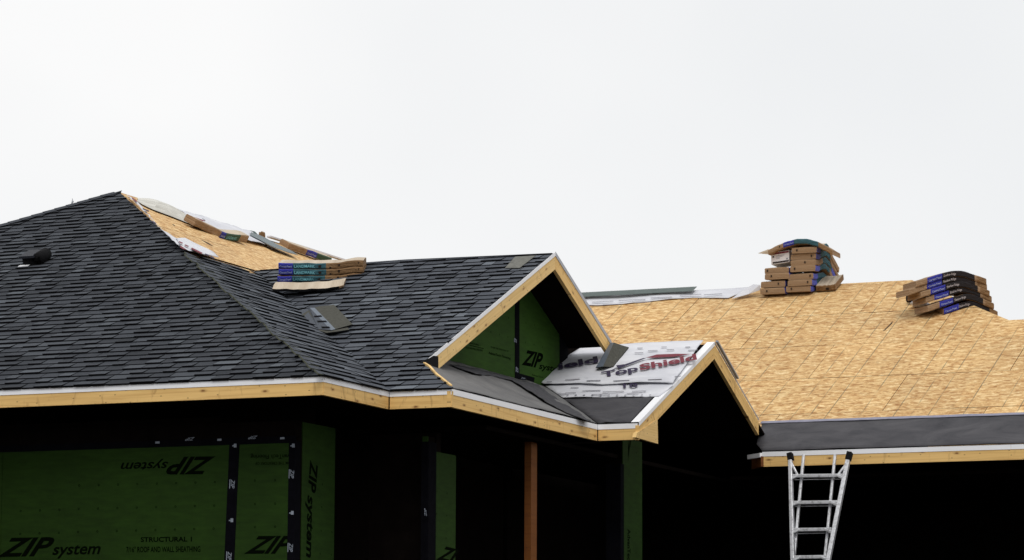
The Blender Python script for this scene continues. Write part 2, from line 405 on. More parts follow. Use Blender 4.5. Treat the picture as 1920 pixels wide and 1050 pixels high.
# ------------------------------------------------------------------ the ground
gv, gf = [], []
xs = [-1500, -400, -120, -60] + list(range(-40, 24, 4)) + [40, 100, 400, 1500]; ys = [-1500, -300, -60] + list(range(-20, 72, 4)) + [100, 300, 1500]
for y in ys:
    for x in xs:
        t = max(0, min(1, (y-4)/16)); t = t*t*(3-2*t)
        gv.append((x, y, -1.62+1.58*t + (.05*noise.noise(Vector((x*.2, y*.2, 0))) if abs(x) < 100 and abs(y) < 100 else 0)-.02))
nx = len(xs)
for j in range(len(ys)-1):
    for i in range(nx-1): gf.append((j*nx+i, j*nx+i+1, (j+1)*nx+i+1, (j+1)*nx+i))
g = mesh('ground', gv, gf, M_SOIL, smooth=True); tag(g, kind='structure')

# ------------------------------------------------------------------ the house
house = empty('unfinished_house', (-14, 30, 0))
tag(house, 'unfinished house with half shingled roof, bare wood sheathing and green wall panels', 'house')
XG1, XG2, XW = -11.80, -10.75, -12.28
YR3 = 29.20; ZR3 = zof(R3, 0, YR3); R3b = (0, -.46, ZR3+.46*YR3)
YG2 = 31.22; ZG2 = zof(G2, 0, YG2); G2b = (0, -.46, ZG2+.46*YG2)
P1 = Vector((-11.80, 23.85, E0)); P2 = Vector((-11.80, 25.2, E0)); P3 = Vector((-11.18, 25.2, E0)); P4 = Vector((-11.18, 28.87, E0)); P5 = Vector((XG2, 28.87, E0))
XRID = onX(235, 365, -17.35).x
apz = zof(H2, XRID, 0); AY = (apz-H1[2])/H1[1]; AP = Vector((XRID, AY, apz))
HL = Vector((2*XRID+11.80, 23.85, E0)); VT = Vector(((ZR3-H2[2])/H2[0], YR3, ZR3))
HB = (.526, 0, apz-.526*XRID)
HT = pt(R3, XG1, xmeet(R3, PP, x=XG1)); HT2 = pt(R3, XW, xmeet(R3, PP, x=XW)); VP = pt(G2, XW, xmeet(G2, PP, x=XW))
R4L = Vector((-10.63, 32.53, E0)); R4RZ = 5.587; R4RY = (R4RZ-R4[2])/R4[1]
HX = -10.40; BZX = -8.73; BZY = R4RY-(BZX-HX); BZZ = zof(R4, 0, BZY)
VG = xmeet(G2b, R4, x=0)                    # valley line Y between the far side of the front gable and the back roof
def slope(name, pts, pl, label=None):
    n = nrm(pl); o = solid(name, [Vector(p)-n*.013 for p in pts], n, .03, [M_SHADEWOOD if pl in (R4, G2, G2b, PP) else M_OSBH, M_SHADEWOOD], house, uvp(pl), fm=(0, 1, 1))
    if label: o['label'] = label
    return o
sH1 = slope('roof_slope', [P1, AP, HL], H1, 'shingled hip end slope facing the camera')
farY = 41
sH2 = slope('roof_slope', [P1, P2, VT, Vector((VT.x, farY, ZR3)), Vector((XRID, farY, apz)), AP], H2, 'hip side slope, shingled low down and bare above')
slope('roof_slope', [HL, AP, Vector((XRID, farY, apz)), Vector((HL.x, farY, E0))], HB)
sR3 = slope('roof_slope', [P2, P3, HT, Vector((XG1, YR3, ZR3)), VT], R3, 'shingled slope of the small upper gable')
yb = xmeet(R3b, G2, x=0)
slope('roof_slope', [VT, Vector((XG1, YR3, ZR3)), pt(R3b, XG1, 30.85), pt(R3b, VT.x, 30.85)], R3b)
sP = slope('roof_slope', [P3, HT2, VP, P4], PP, 'low porch slope covered with grey felt')
sG2 = slope('roof_slope', [P4, VP, Vector((XW, YG2, ZG2)), Vector((XG2, YG2, ZG2)), P5], G2, 'front gable slope under white printed underlayment')
sG2b = slope('roof_slope', [Vector((-12.35, YG2, ZG2)), Vector((XG2, YG2, ZG2)), pt(G2b, XG2, VG), pt(G2b, -12.35, VG)], G2b)
xl, xr = -20., -3.
deckA = [(R4L.x, 32.53), (BZX, 32.53), (BZX, BZY), (HX, R4RY), (xl, R4RY), (xl, VG), (R4L.x, VG)]
sR4 = slope('roof_slope', [pt(R4, x, y) for x, y in [(R4L.x, 32.53), (xr, 32.53), (xr, BZY), (BZX, BZY), (HX, R4RY), (xl, R4RY), (xl, VG), (R4L.x, VG)]], R4, 'broad far slope of bare wood sheathing panels')
R4b = (0, -.48, R4RZ+.48*R4RY); R4c = (-.48, 0, R4RZ+.48*HX)
slope('roof_slope', [pt(R4b, xl, R4RY), pt(R4b, HX, R4RY), pt(R4b, -6, R4RY+4.4), pt(R4b, xl, R4RY+4.4)], R4b)
slope('roof_slope', [pt(R4c, HX, R4RY), pt(R4c, BZX, BZY), pt(R4c, BZX, R4RY+1.67)], R4c)
Bb = (0, -.48, BZZ+.48*BZY)
slope('roof_slope', [pt(Bb, xr, BZY), pt(Bb, BZX, BZY), pt(Bb, BZX, BZY+4), pt(Bb, xr, BZY+4)], Bb)

for pl_, pts_, pa_ in ((H1, [P1, AP, HL], sH1), (R3, [P2, P3, HT, Vector((XG1, YR3, ZR3)), VT], sR3)):
    solid('felt_underlayment', [Vector(p)-nrm(pl_)*.001 for p in pts_], nrm(pl_), .004, [M_SHE], pa_)
# --- sheathing panels laid one by one
def panels(parent, pl, cv, vstart, rows, u0, u1, parts=None, mt=M_OSB, seed=3, fixed=()):
    r = random.Random(seed); u, v, n = frame(pl); o = Vector((0, 0, pl[2]))
    for i in range(rows):
        a = vstart+i*1.2192; b = a+1.2192; x = u0 + (1.2192 if i % 2 else 0)
        while x < u1:
            q = [(x+.003, a+.004), (x+2.4384-.003, a+.004), (x+2.4384-.003, b-.004), (x+.003, b-.004)]
            for c in cv:
                k = clip_convex(q, c)
                if len(k) >= 3:
                    ar = abs(sum(k[j][0]*k[(j+1) % len(k)][1]-k[(j+1) % len(k)][0]*k[j][1] for j in range(len(k))))/2
                    if ar < .01: continue
                    lf = r.uniform(0, .0035)
                    ob = solid('sheathing_panel', [o+u*p[0]+v*p[1]+n*lf for p in k], n, .011, [mt, M_SHE], parent, (u, v, o), fm=(0, 1, 1))
            x += 2.4384
def cvx(pl, pts):
    u, v, n = frame(pl); o = Vector((0, 0, pl[2]))
    k = [((Vector(p)-o).dot(u), (Vector(p)-o).dot(v)) for p in pts]
    ar = sum(k[j][0]*k[(j+1) % len(k)][1]-k[(j+1) % len(k)][0]*k[j][1] for j in range(len(k)))
    return k if ar > 0 else k[::-1]
u4, v4, n4 = frame(R4); o4 = Vector((0, 0, R4[2])); vE = (pt(R4, 0, 32.53)-o4).dot(v4)
cvA = cvx(R4, [pt(R4, x, y) for x, y in [(xl, 32.53), (BZX, 32.53), (BZX, BZY), (HX, R4RY), (xl, R4RY)]])
cvB = cvx(R4, [pt(R4, x, y) for x, y in [(BZX, 32.53), (xr, 32.53), (xr, BZY), (BZX, BZY)]])
cvA = cvx(R4, [pt(R4, x, y) for x, y in [(xl, VG+.02), (R4L.x-1, VG+.02), (R4L.x, 32.53), (BZX, 32.53), (BZX, BZY), (HX, R4RY), (xl, R4RY)]])
panels(sR4, R4, [cvA, cvB], vE, 6, -19.9-.62, xr)
u2, v2, n2 = frame(H2); o2 = Vector((0, 0, H2[2]))
cvH = cvx(H2, [P1, P2, VT, Vector((VT.x, farY-2, ZR3)), Vector((XRID, farY-2, apz)), AP])
panels(sH2, H2, [cvH], (P1-o2).dot(v2), 6, 22.4, 40, mt=M_OSBH, seed=5)

# --- shingles
ALL = []
def orig(pl, P): u, v, n = frame(pl); o = Vector((0, 0, pl[2])); return (Vector(P)-o).dot(u), (Vector(P)-o).dot(v)
# H1
def mklim(pl, base, left, right):     # left/right: polylines of world points, bottom to top
    ub, vb = orig(pl, base)
    Ls = [orig(pl, p) for p in left]; Rs = [orig(pl, p) for p in right]
    def f(poly, vv):
        if vv <= poly[0][1]: 
            return poly[0][0]
        for i in range(len(poly)-1):
            (u0, v0), (u1, v1) = poly[i], poly[i+1]
            if vv <= v1: return u0+(u1-u0)*(vv-v0)/max(1e-6, v1-v0)
        return None
    def lim(a):
        vv = vb+a; l, r = f(Ls, vv), f(Rs, vv)
        if l is None or r is None or r <= l+.003: return None
        return (l, r)
    return lim, vb
def rows_on(pl, base, left, right, expo, mid, seed, wf=1., hf=1., gap=.004):
    lim, vb = mklim(pl, base, left, right)
    u, v, n = frame(pl); save = len(ALL)
    rows = int(9/expo)
    # shift plane coordinates so that v starts at the eave
    def run():
        r = random.Random(seed); o = Vector((0, 0, pl[2]))+v*vb
        for i in range(rows):
            a = i*expo-.014; b = a+expo+.006
            la, lb = lim(a), lim(b)
            if la is None: continue
            if lb is None: lb = (sum(la)/2-.001, sum(la)/2+.001)
            lo, hi = min(la[0], lb[0]), max(la[1], lb[1])
            x = lo - r.uniform(0, .3); raised = r.random() < .5; wav = r.uniform(-.003, .003); rowt = r.uniform(-.05, .05)
            while x < hi:
                wd = wf*r.choice((.12, .15, .18, .2, .24))*r.uniform(.9, 1.1); x2 = x+wd
                ua0, ua1 = max(x, la[0]), min(x2, la[1]); ub0, ub1 = max(x, lb[0]), min(x2, lb[1])
                if ua1-ua0 > .004 or ub1-ub0 > .004:
                    if ua1 < ua0: ua0 = ua1 = min(max(ua0, la[0]), la[1])
                    if ub1 < ub0: ub0 = ub1 = min(max(ub0, lb[0]), lb[1])
                    h = ((.0235 if raised else .0138)+r.uniform(-.0015, .002))*hf
                    aa = a+r.uniform(-.002, .002)+wav+.002*math.sin(x*2.3+i*1.7)+(.003 if not raised else 0)
                    g = gap
                    if ua1-ua0 < 3*g: g = 0
                    pts = [(ua0+g, aa, .001), (ua1-g, aa, .001), (ub1-g, b, .0005), (ub0+g, b, .0005), (ua0+g, aa, h), (ua1-g, aa, h+r.uniform(-.001, .001)), (ub1-g, b, .0045), (ub0+g, b, .0045)]
                    W = [o+u*p[0]+v*p[1]+n*p[2] for p in pts]
                    t = min(1, max(0, (r.gauss(.56, .19) if raised else r.gauss(.42, .17))+rowt))
                    ALL.append((W, t, mid, (u, v, n)))
                x = x2
                raised = (not raised) if r.random() < .85 else raised
    run()
EXP = .131
rows_on(H1, P1, [HL, AP], [P1, AP], EXP, 0, 1)
# H2: from the hip (a little past it) to the valley, up to the ragged edge where the bare panels begin
hipd = (AP-P1).normalized()
edge_px = [(345, 468), (400, 490), (470, 512), (486, 512)]
def pH2(x, y, off=0.): return onp(x, y, H2, off)
vmax_pts = [orig(H2, pH2(x, y)) for x, y in [(348, 476), (370, 484), (402, 490), (430, 497), (452, 506), (470, 514), (488, 513)]]
def topv(uu):
    p = vmax_pts
    if uu <= p[0][0]: return p[0][1]
    for i in range(len(p)-1):
        if uu <= p[i+1][0]: return p[i][1]+(p[i+1][1]-p[i][1])*(uu-p[i][0])/max(1e-6, p[i+1][0]-p[i][0])
    return p[-1][1]
sv = len(ALL)
hl = [P1+Vector((0, -.05, 0)), AP+Vector((0, -.05, 0))]
rows_on(H2, P1, hl, [P2+Vector((0, .05, 0)), VT+Vector((0, .05, 0))], EXP*1.05, 1, 2, 1.9, .85)
keep = []
for it in ALL[sv:]:
    c = sum(it[0], Vector())/8; uu, vv = orig(H2, c)
    if vv < topv(uu)+.02: keep.append(it)
ALL[sv:] = keep
rk = Vector((0, 0, 0))
rows_on(R3, P2, [P2+Vector((-.03, 0, 0)), VT+Vector((-.03, 0, 0))], [P3+Vector((.03, 0, 0)), HT+Vector((.02, 0, 0)), Vector((XG1+.012, YR3, ZR3))], EXP*1.07, 1, 3)
# the 300 that show largest become single parts, the rest one joined part
sc_ = []
for i, it in enumerate(ALL):
    W = it[0]; q = [proj(p) for p in (W[4], W[5], W[6], W[7])]
    ar = abs(sum(q[j][0]*q[(j+1) % 4][1]-q[(j+1) % 4][0]*q[j][1] for j in range(4)))/2
    cx_, cy_ = sum(p[0] for p in q)/4, sum(p[1] for p in q)/4
    sc_.append((ar if (0 < cx_ < 1920 and 0 < cy_ < 1050) else 0, i))
sc_.sort(reverse=True); single = set(i for a, i in sc_[:298])
FB = [(4, 5, 6, 7), (0, 1, 5, 4), (1, 2, 6, 5), (3, 0, 4, 7), (2, 3, 7, 6)]
parent_of = {0: sH1, 1: sH2, 2: sR3}
jv, jf, jm, jc, juv = [], [], [], [], []
def sh_parent(W, mid):
    c = sum(W, Vector())/8
    if mid == 0: return sH1
    return sH2 if abs(c.z-.005-zof(H2, c.x, c.y)) < abs(c.z-.005-zof(R3, c.x, c.y)) else sR3
for i, (W, t, mid, fr) in enumerate(ALL):
    if i in single:
        o_ = mesh('shingle', W, FB, [M_SH if mid == 0 else M_SH3, M_SHE], sh_parent(W, mid), (fr[0], fr[1], Vector((0, 0, 0))), [0, 1, 1, 1, 1], cols=[t]*5)
    else:
        k = len(jv); jv += W; jf += [tuple(a+k for a in f) for f in FB]; jm += [mid, 2, 2, 2, 2]; jc += [t]*5
me = bpy.data.meshes.new('shingle'); me.from_pydata([tuple(p) for p in jv], [], jf); me.update()
add_uv(me, Vector((1, .37, 0)), Vector((.2, 1, .3)))
me.polygons.foreach_set('material_index', jm)
ca = me.color_attributes.new('tone', 'FLOAT_COLOR', 'CORNER')
cc = np.zeros((len(me.loops), 4), np.float32); k = 0
for p, c in zip(me.polygons, jc):
    cc[p.loop_start:p.loop_start+p.loop_total] = (c, c, c, 1)
ca.data.foreach_set('color', cc.ravel())
o_ = link(me, 'shingle', house, [M_SH, M_SH3, M_SHE]); tag(o_, kind='stuff')

# hip edge: overhanging shingle corners with pale backs, one per course
for i in range(44):
    s0 = i*EXP*1.0; p = P1 + v2*(s0) ; p = P1+(AP-P1)*(s0/((AP-P1).dot(v2)))
    if orig(H2, p)[1] > vmax_pts[0][1]: break
    q = p+Vector((0, -.05, 0))+n2*.024; d = Vector((0, 1, 0))
    r_ = rnd.uniform(.04, .13)
    a = q-d*r_; ln_ = rnd.uniform(.10, .2)+r_; vs = [a, a+d*ln_-n2*.008, a+d*ln_+v2*.06-n2*.008, a+v2*.05+n2*.002, ]
    vs[0] = vs[0]+Vector((0, 0, -.012)); vs = vs+[x-n2*.012 for x in vs]
    mesh('hip_edge_shingle', vs, [(0, 1, 2, 3), (7, 6, 5, 4), (0, 4, 5, 1), (1, 5, 6, 2), (2, 6, 7, 3), (3, 7, 4, 0)], [M_SH3, M_SHB], sH2, (Vector((0, 1, 0)), v2, Vector()), [0, 1, 1, 1, 1, 1], cols=[.45]*6)

# cap shingles along the far left hip
nH_ = nrm(H1); dl_ = (AP-HL).normalized(); Lh_ = (AP-HL).length; inn = nH_.cross(dl_); inn = -inn if inn.dot(X_g := Vector((1, 0, 0))) < 0 else inn
for i in range(int(Lh_/.14)):
    a_ = HL+dl_*(i*.14); b_ = a_+dl_*.17
    q_ = [a_+nH_*.030, b_+nH_*.024, b_+inn*.10+nH_*.022, a_+inn*.10+nH_*.028]
    o_ = solid('hip_cap_shingle', q_, nH_, .012, [M_SH, M_SHE], sH1, (dl_, inn, Vector()), fm=(0, 1, 1))
    ca = o_.data.color_attributes.new('tone', 'FLOAT_COLOR', 'CORNER')
    for x_ in ca.data: x_.color = (.45, .45, .45, 1)

# --- fascia boards and drip edges
X_, Y_ = Vector((1, 0, 0)), Vector((0, 1, 0)); NX, NY = Vector((1, 0, 0)), Vector((0, -1, 0))
def eave(p, q, outw, joints=(), m=M_WOOD, dm=M_WHITE, z1=-.035, lowd=-.052, e0=0, e1=0):
    p, q = Vector(p), Vector(q); d = (q-p).normalized(); Ln = (q-p).length
    cuts = [0]+list(joints)+[Ln]
    for a, b in zip(cuts, cuts[1:]):
        board('fascia_board', p+d*(a+.0015-(e0 if a == 0 else 0))-outw*.045, p+d*(b-.0015+(e1 if b == Ln else 0))-outw*.045, outw, .038, -.165, -.02, m, house)
    dj = [0]+[Ln*.37*(1 if Ln > 3 else 0)]*(Ln > 3)+[Ln]
    for a, b in zip(dj, dj[1:]):
        A, B = p+d*(a+(.001 if a else -e0*.2)), p+d*(b-.0015)
        board('drip_edge', A-outw*.006, B-outw*.006, outw, .004, lowd, -.001, dm, house)
        board('drip_edge', A-outw*.11, B-outw*.11, outw, .108, -.002, .001, dm, house, up=Vector((0, 0, 1)))
eave(HL+Vector((.05, 0, 0)), P1, NY, joints=(2.4, 6.9), e1=-.01)
eave(P1, P2, NX, e0=-.012)
eave(P2, P3, NY)
eave(P3, P4, NX, joints=(1.55, 2.75))
eave(P4, P5, NY)
eave(R4L, Vector((xr, 32.53, E0)), NY, joints=(4.9,))
# return at the left end of the far eave
board('fascia_board', R4L+Vector((.02, -.01, 0)), R4L+Vector((-.20, .32, 0)), Vector((-.5, -.3, 0)).normalized(), .03, -.165, -.05, M_POST, house)
board('drip_edge', R4L+Vector((.0, .0, 0)), R4L+Vector((-.22, .22, .0)), Vector((-.7, -.7, 0)), .03, -.06, -.012, M_WHITE, house)
def rake(p, q, outx, m, dm, name='barge_board', top=.012, dlow=-.03, dth=.004, wtop=.0, foot=None):
    """sloping board along a gable edge, plumb cut"""
    p, q = Vector(p), Vector(q)
    board(name, p+NX*(outx-.045), q+NX*(outx-.045), NX, .038, -.172, -.022, m, house)
    board('drip_edge', p+NX*(outx-.006), q+NX*(outx-.006), NX, .004, dlow, top, dm, house)
    if wtop: board('drip_edge', p+NX*(outx-.006-wtop), q+NX*(outx-.006-wtop), NX, wtop-.001, top-.002, top, dm, house)
A1 = Vector((XG1, YR3, ZR3)); 
rake(HT+Vector((0, .14, .14*.46)), A1, 0.02, M_WOODR, M_WHITE)
rake(A1+Vector((0, .003, 0)), pt(R3b, XG1, 30.84), 0.02, M_WOOD, M_GREYMET, top=.016, dlow=-.03)
A2 = Vector((XG2, YG2, ZG2))
rake(P5+Vector((0, .0, 0)), A2, .02, M_WOOD, M_WHITE, top=.014, dlow=-.03, wtop=.085)
rake(A2+Vector((0, .003, 0)), pt(G2b, XG2, 32.74), .02, M_WOOD, M_GREYMET, top=.012, dlow=-.01)
# metal strip standing a little proud on the far edge of the front gable
board('metal_strip', A2+Vector((.02, .02, .012)), pt(G2b, XG2+.02, YG2+.72)+Vector((0, 0, .012)), NX, .03, 0, .02, M_GREYMET, house)
# return block under the near foot of the front gable
rb = [onX(1192, 820, XG2+.018), onX(1234, 832, XG2+.018), onX(1233, 785, XG2+.018), onX(1194, 812, XG2+.018)]
o_ = solid('return_block', rb, NX, .038, M_WOODR, house, (Y_, Vector((0, 0, 1)), Vector()))
# dark block at the foot of the upper gable
fb = [onX(791, 680, XG1+.02), onX(813, 667, XG1+.02), onX(822, 668, XG1+.02), onX(822, 690, XG1+.02), onX(800, 682, XG1+.02)]
solid('dark_foot_block', fb, NX, .03, M_RUB, house)
hx = [(HT+Vector((.03, -.02, .012))), P3+Vector((.0, .0, .012))]
prevp = None
hp = []
for i in range(7):
    t = i/6; p = hx[0].lerp(hx[1], t*.93); hp.append(p+Vector((.012*math.sin(t*7), .01*math.cos(t*9), .004*math.sin(t*11))))
for a, b in zip(hp, hp[1:]):
    board('hip_edge_strip', a, b, Vector((.75, .55, 0)).normalized(), .022, -.005, .012, M_WOODR, house)

# --- interior darkness: framing, partitions and floor of the open shell
def wallbox(name, x0, x1, y0, y1, z0, z1, m, parent, label=None):
    o = hexa(name, [Vector(p) for p in ((x0, y0, z0), (x1, y0, z0), (x1, y1, z0), (x0, y1, z0), (x0, y0, z1), (x1, y0, z1), (x1, y1, z1), (x0, y1, z1))], m, parent)
    if label: o['label'] = label
    return o
wallbox('partition_wall', -22.3, -3.3, 37.6, 37.75, .05, 4.9, M_SHADEWOOD, house)
wallbox('partition_wall', -22.3, -22.15, 24.4, 37.6, .05, 2.8, M_SHADEWOOD, house)
wallbox('partition_wall', -22.0, -12.9, 30.6, 30.75, .05, 2.9, M_SHADEWOOD, house)
wallbox('partition_wall', -13.1, -12.95, 26.3, 37.5, .05, 3.05, M_SHADEWOOD, house)
wallbox('partition_wall', -3.45, -3.3, 33.1, 37.6, .05, 2.85, M_SHADEWOOD, house)
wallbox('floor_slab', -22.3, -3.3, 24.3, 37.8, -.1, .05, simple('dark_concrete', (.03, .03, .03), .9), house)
wallbox('ceiling', -22.0, -13.15, 24.45, 30.55, 2.60, 2.66, M_SHADEWOOD, house)
wallbox('ceiling', -12.9, -11.35, 26.4, 37.5, 2.66, 2.70, M_SHADEWOOD, house)
wallbox('ceiling', -11.2, -3.5, 33.1, 37.5, 2.66, 2.70, M_SHADEWOOD, house)
wallbox('ceiling', -22.2, -11.87, 23.90, 24.41, 2.756, 2.772, M_SHADEWOOD, house)       # soffit boards
wallbox('ceiling', -12.45, -11.87, 24.411, 25.2, 2.756, 2.772, M_SHADEWOOD, house)
wallbox('ceiling', -12.45, -11.24, 25.27, 29.0, 2.756, 2.772, M_SHADEWOOD, house)
wallbox('shade_wall', -16.05, -15.9, 16.5, 24.38, .05, 2.95, M_SHADEWOOD, house, 'added unseen dark wall at the left that shades the front wall')  # added out of view to shade the left of the front wall
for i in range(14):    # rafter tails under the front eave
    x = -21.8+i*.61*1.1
    wallbox('rafter_tail', x, x+.038, 23.93, 24.36, 2.74, 2.84, M_SHADEWOOD, house)
wallbox('valley_shade_box', XW-.14, XW-.02, 30.82, 31.30, 3.2, 4.03, M_SHADEWOOD, house)  # added dark box standing in for the gable's shadow in this gap

# --- walls with green panels, seam tape and print
UPZ = Vector((0, 0, 1))
def wall_front(Y, x0, x1, z0, z1, joints, label):
    wl = wallbox('wall', x0, x1, Y+.012, Y+.15, z0, z1, M_SHADEWOOD, house, label)
    js = [x0]+list(joints)+[x1]
    for a, b in zip(js, js[1:]):
        q = [Vector((a+.002, Y, z0)), Vector((b-.002, Y, z0)), Vector((b-.002, Y, z1)), Vector((a+.002, Y, z1))]
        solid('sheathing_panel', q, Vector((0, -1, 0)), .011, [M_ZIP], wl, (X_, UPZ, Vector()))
    return wl
def wall_side(X, y0, y1, z0, z1, joints, label, m=M_ZIP, poly=None):
    wl = wallbox('wall', X-.15, X-.012, y0, y1, z0, z1, M_SHADEWOOD, house, label)
    js = [y0]+list(joints)+[y1]
    for a, b in zip(js, js[1:]):
        q = [Vector((X, a+.002, z0)), Vector((X, b-.002, z0)), Vector((X, b-.002, z1)), Vector((X, a+.002, z1))]
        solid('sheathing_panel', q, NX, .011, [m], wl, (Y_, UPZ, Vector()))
    return wl
def tapev(wl, face, a, b, marks, n):
    """strip of black tape between two pixel polylines (top px, bottom px) and its pale print"""
    (xt, yt), (xb, yb), wpx = a, b, marks[0]
    q = [face(xt-wpx/2, yt), face(xt+wpx/2, yt), face(xb+wpx/2, yb), face(xb-wpx/2, yb)]
    q = [p+n*.003 for p in q]
    solid('seam_tape', q, n, .002, [M_TAPE], wl)
    for y, ch in marks[1]:
        t = (y-yt)/(yb-yt); xc = xt+(xb-xt)*t
        if ch == 'ZIP':
            for k in (0,): lettering('ZIP', face(xc-3, y), face(xc-4, y+17), face(xc+4.5, y), n, M_TAPEW, wl, .01, .3, .005)
            u0 = [face(xc-6, y), face(xc-4.6, y), face(xc-5.2, y+17), face(xc-6.6, y+17)]
            solid('tape_mark', [p+n*.0045 for p in u0], n, .001, [M_TAPEW], wl)
        else:
            u0 = [face(xc-1, y), face(xc+4, y), face(xc+4, y+7), face(xc-1, y+7)]
            solid('tape_mark', [p+n*.0045 for p in u0], n, .001, [M_TAPEW], wl)
            u0 = [face(xc-4, y+3), face(xc-1, y+3), face(xc-1, y+5), face(xc-4, y+5)]
            solid('tape_mark', [p+n*.0045 for p in u0], n, .001, [M_TAPEW], wl)
def rings(wl, face, pts, n, r=2.0):
    vs, fs = [], []
    for (x, y) in pts:
        c = face(x, y)+n*.002; s = r*(c.length)/F; up = UPZ; sd = up.cross(n)
        k = len(vs)
        for j in range(8):
            a = math.pi*2*j/8
            for rr in (s, s*.55): vs.append(c+sd*rr*math.cos(a)+up*rr*math.sin(a))
        for j in range(8): fs.append((k+2*j, k+2*((j+1) % 8), k+2*((j+1) % 8)+1, k+2*j+1))
    o = mesh('nail_mark', vs, fs, M_INK, wl); o['kind'] = 'stuff'
YW1 = 24.40; XW1R = onY(551, 900, YW1).x
nF = Vector((0, -1, 0))
xj = onY(440, 900, YW1).x
w1 = wall_front(YW1, onY(-25, 950, YW1).x, XW1R, .05, onY(440, 822, YW1).z, [xj-2.44, xj], 'front wall of green printed sheathing under the long eave')
wallbox('wall', -22.2, onY(-25, 950, YW1).x-.02, YW1+.01, YW1+.15, .05, 1.0, M_SHADEWOOD, house)
wallbox('header_beam', -22.2, XW1R, YW1+.02, YW1+.14, onY(440, 822, YW1).z+.005, 2.60, M_SHADEWOOD, house)
f1 = lambda x, y: onY(x, y, YW1-.0)
tapev(w1, f1, (440, 828), (429, 1075), (19, [(832, 'b'), (899, 'ZIP'), (972, 'b'), (1034, 'ZIP')]), nF)
tapev(w1, f1, (549, 826), (545, 1075), (14, [(832, 'b'), (880, 'ZIP'), (958, 'b'), (1018, 'ZIP')]), nF)
q = [f1(-25, 837), f1(556, 817), f1(556, 830), f1(-25, 849)]
solid('seam_tape', [p+nF*.004 for p in q], nF, .002, [M_TAPE], w1)
for x, y in ((366, 820), (484, 817)): lettering('ZIP', f1(x, y), f1(x-17, y+1), f1(x-1.5, y+6), nF, M_TAPEW, w1, .01, .3, .008)
for x, y in ((408, 823), (292, 828), (526, 820)):
    solid('tape_mark', [p+nF*.008 for p in (f1(x, y), f1(x+8, y-.3), f1(x+8, y+3.5), f1(x, y+3.8))], nF, .001, [M_TAPEW], w1)
BD = .028
lettering('ZIP', f1(404, 857), f1(318, 858), f1(396, 890), nF, M_INK, w1, BD, .35)
lettering('system', f1(316, 866), f1(228, 868), f1(313, 884), nF, M_INK, w1, .015, .2)
lettering('STRUCTURAL 1', f1(264, 1016), f1(360, 1015), f1(264, 1007), nF, M_INK, w1, BD)
lettering('7/16" ROOF AND WALL SHEATHING', f1(237, 1035.5), f1(376, 1034.5), f1(237, 1025), nF, M_INK, w1, .02)
lettering('ZIP', f1(-5, 1043), f1(96, 1041), f1(3, 1008), nF, M_INK, w1, BD, .35)
lettering('system', f1(98, 1040), f1(188, 1038), f1(100, 1018), nF, M_INK, w1, .02, .2)
lettering('ZIP', f1(458, 1037), f1(543, 1037), f1(469, 1004), nF, M_INK, w1, BD, .35)
lettering('AdvanTech Flooring', f1(556, 852), f1(470, 853), f1(556, 860), nF, M_INK, w1, .012)
lettering('FROM THE CREATORS OF', f1(552, 865.5), f1(479, 866.5), f1(552, 871), nF, M_INK, w1, .012)
ring = []
for j, y0 in enumerate((904, 948, 991)):
    for i in range(8): ring.append((403-i*36.3-j*1.2, y0+i*.9))
for y0 in (901, 945, 988): ring += [(478, y0), (516, y0-.6)]
for i in range(8, 11): ring += [(403-i*36.3-2, 991+i), (403-i*36.3-1, 948+i)]
rings(w1, f1, ring, nF, 2.1)
# wall facing right past the corner
w2 = wall_side(XW1R, YW1+.16, onX(628, 900, XW1R).y, .05, 2.6, [], 'side wall of green sheathing round the corner')
f2 = lambda x, y: onX(x, y, XW1R)
q = [f2(555, 826), f2(563, 829), f2(561, 1080), f2(551, 1078)]
solid('seam_tape', [p+NX*.003 for p in q], NX, .002, [M_TAPE], w2)
lettering('ZIP', f2(582, 862), f2(577, 925), f2(597, 862), NX, M_INK, w2, BD, .35)
lettering('system', f2(577, 928), f2(574, 1046), f2(590, 928), NX, M_INK, w2, .03, .25)
for y in (905, 948, 992, 1035): pass
rings(w2, f2, [(603, 951), (602, 995), (600, 1038), (622, 998), (621, 1040), (604, 908)], NX, 1.8)
# recessed dark wall between the corners: shade put into colour, no opening
XS = onX(803, 900, -11.65).x; YS0 = 25.745
wallbox('wall', XW1R+.01, -11.66, YS0+.2, YS0+.3, .05, 2.6, M_SHADEWOOD, house)
w3 = wall_front(YS0, -11.715, -11.655, .05, 2.55, [], 'narrow green return wall beside the porch corner')
w4 = wall_side(-11.65, YS0+.16, 26.38, .05, 2.42, [], 'green porch corner wall with printed letters')
hexa('seam_tape', [Vector(p) for p in ((-11.72, YS0-.003, .05), (-11.645, YS0-.003, .05), (-11.645, YS0+.17, .05), (-11.72, YS0+.17, .05), (-11.72, YS0-.003, 2.5), (-11.645, YS0-.003, 2.5), (-11.645, YS0+.17, 2.5), (-11.72, YS0+.17, 2.5))], M_TAPE, house)
f4 = lambda x, y: onX(x, y, -11.65)
lettering('ZI', f4(818, 1048), f4(851, 1056), f4(829, 1022), NX, M_INK, w4, BD, .25)
lettering('ZIP', f4(799, 968), f4(798, 953), f4(795, 968), NX, M_TAPEW, w4, .01, .2, .006)
rings(w4, f4, [(819, 921), (838, 925), (818, 963.5), (837, 967), (817, 1006), (836, 1009)], NX, 1.6)
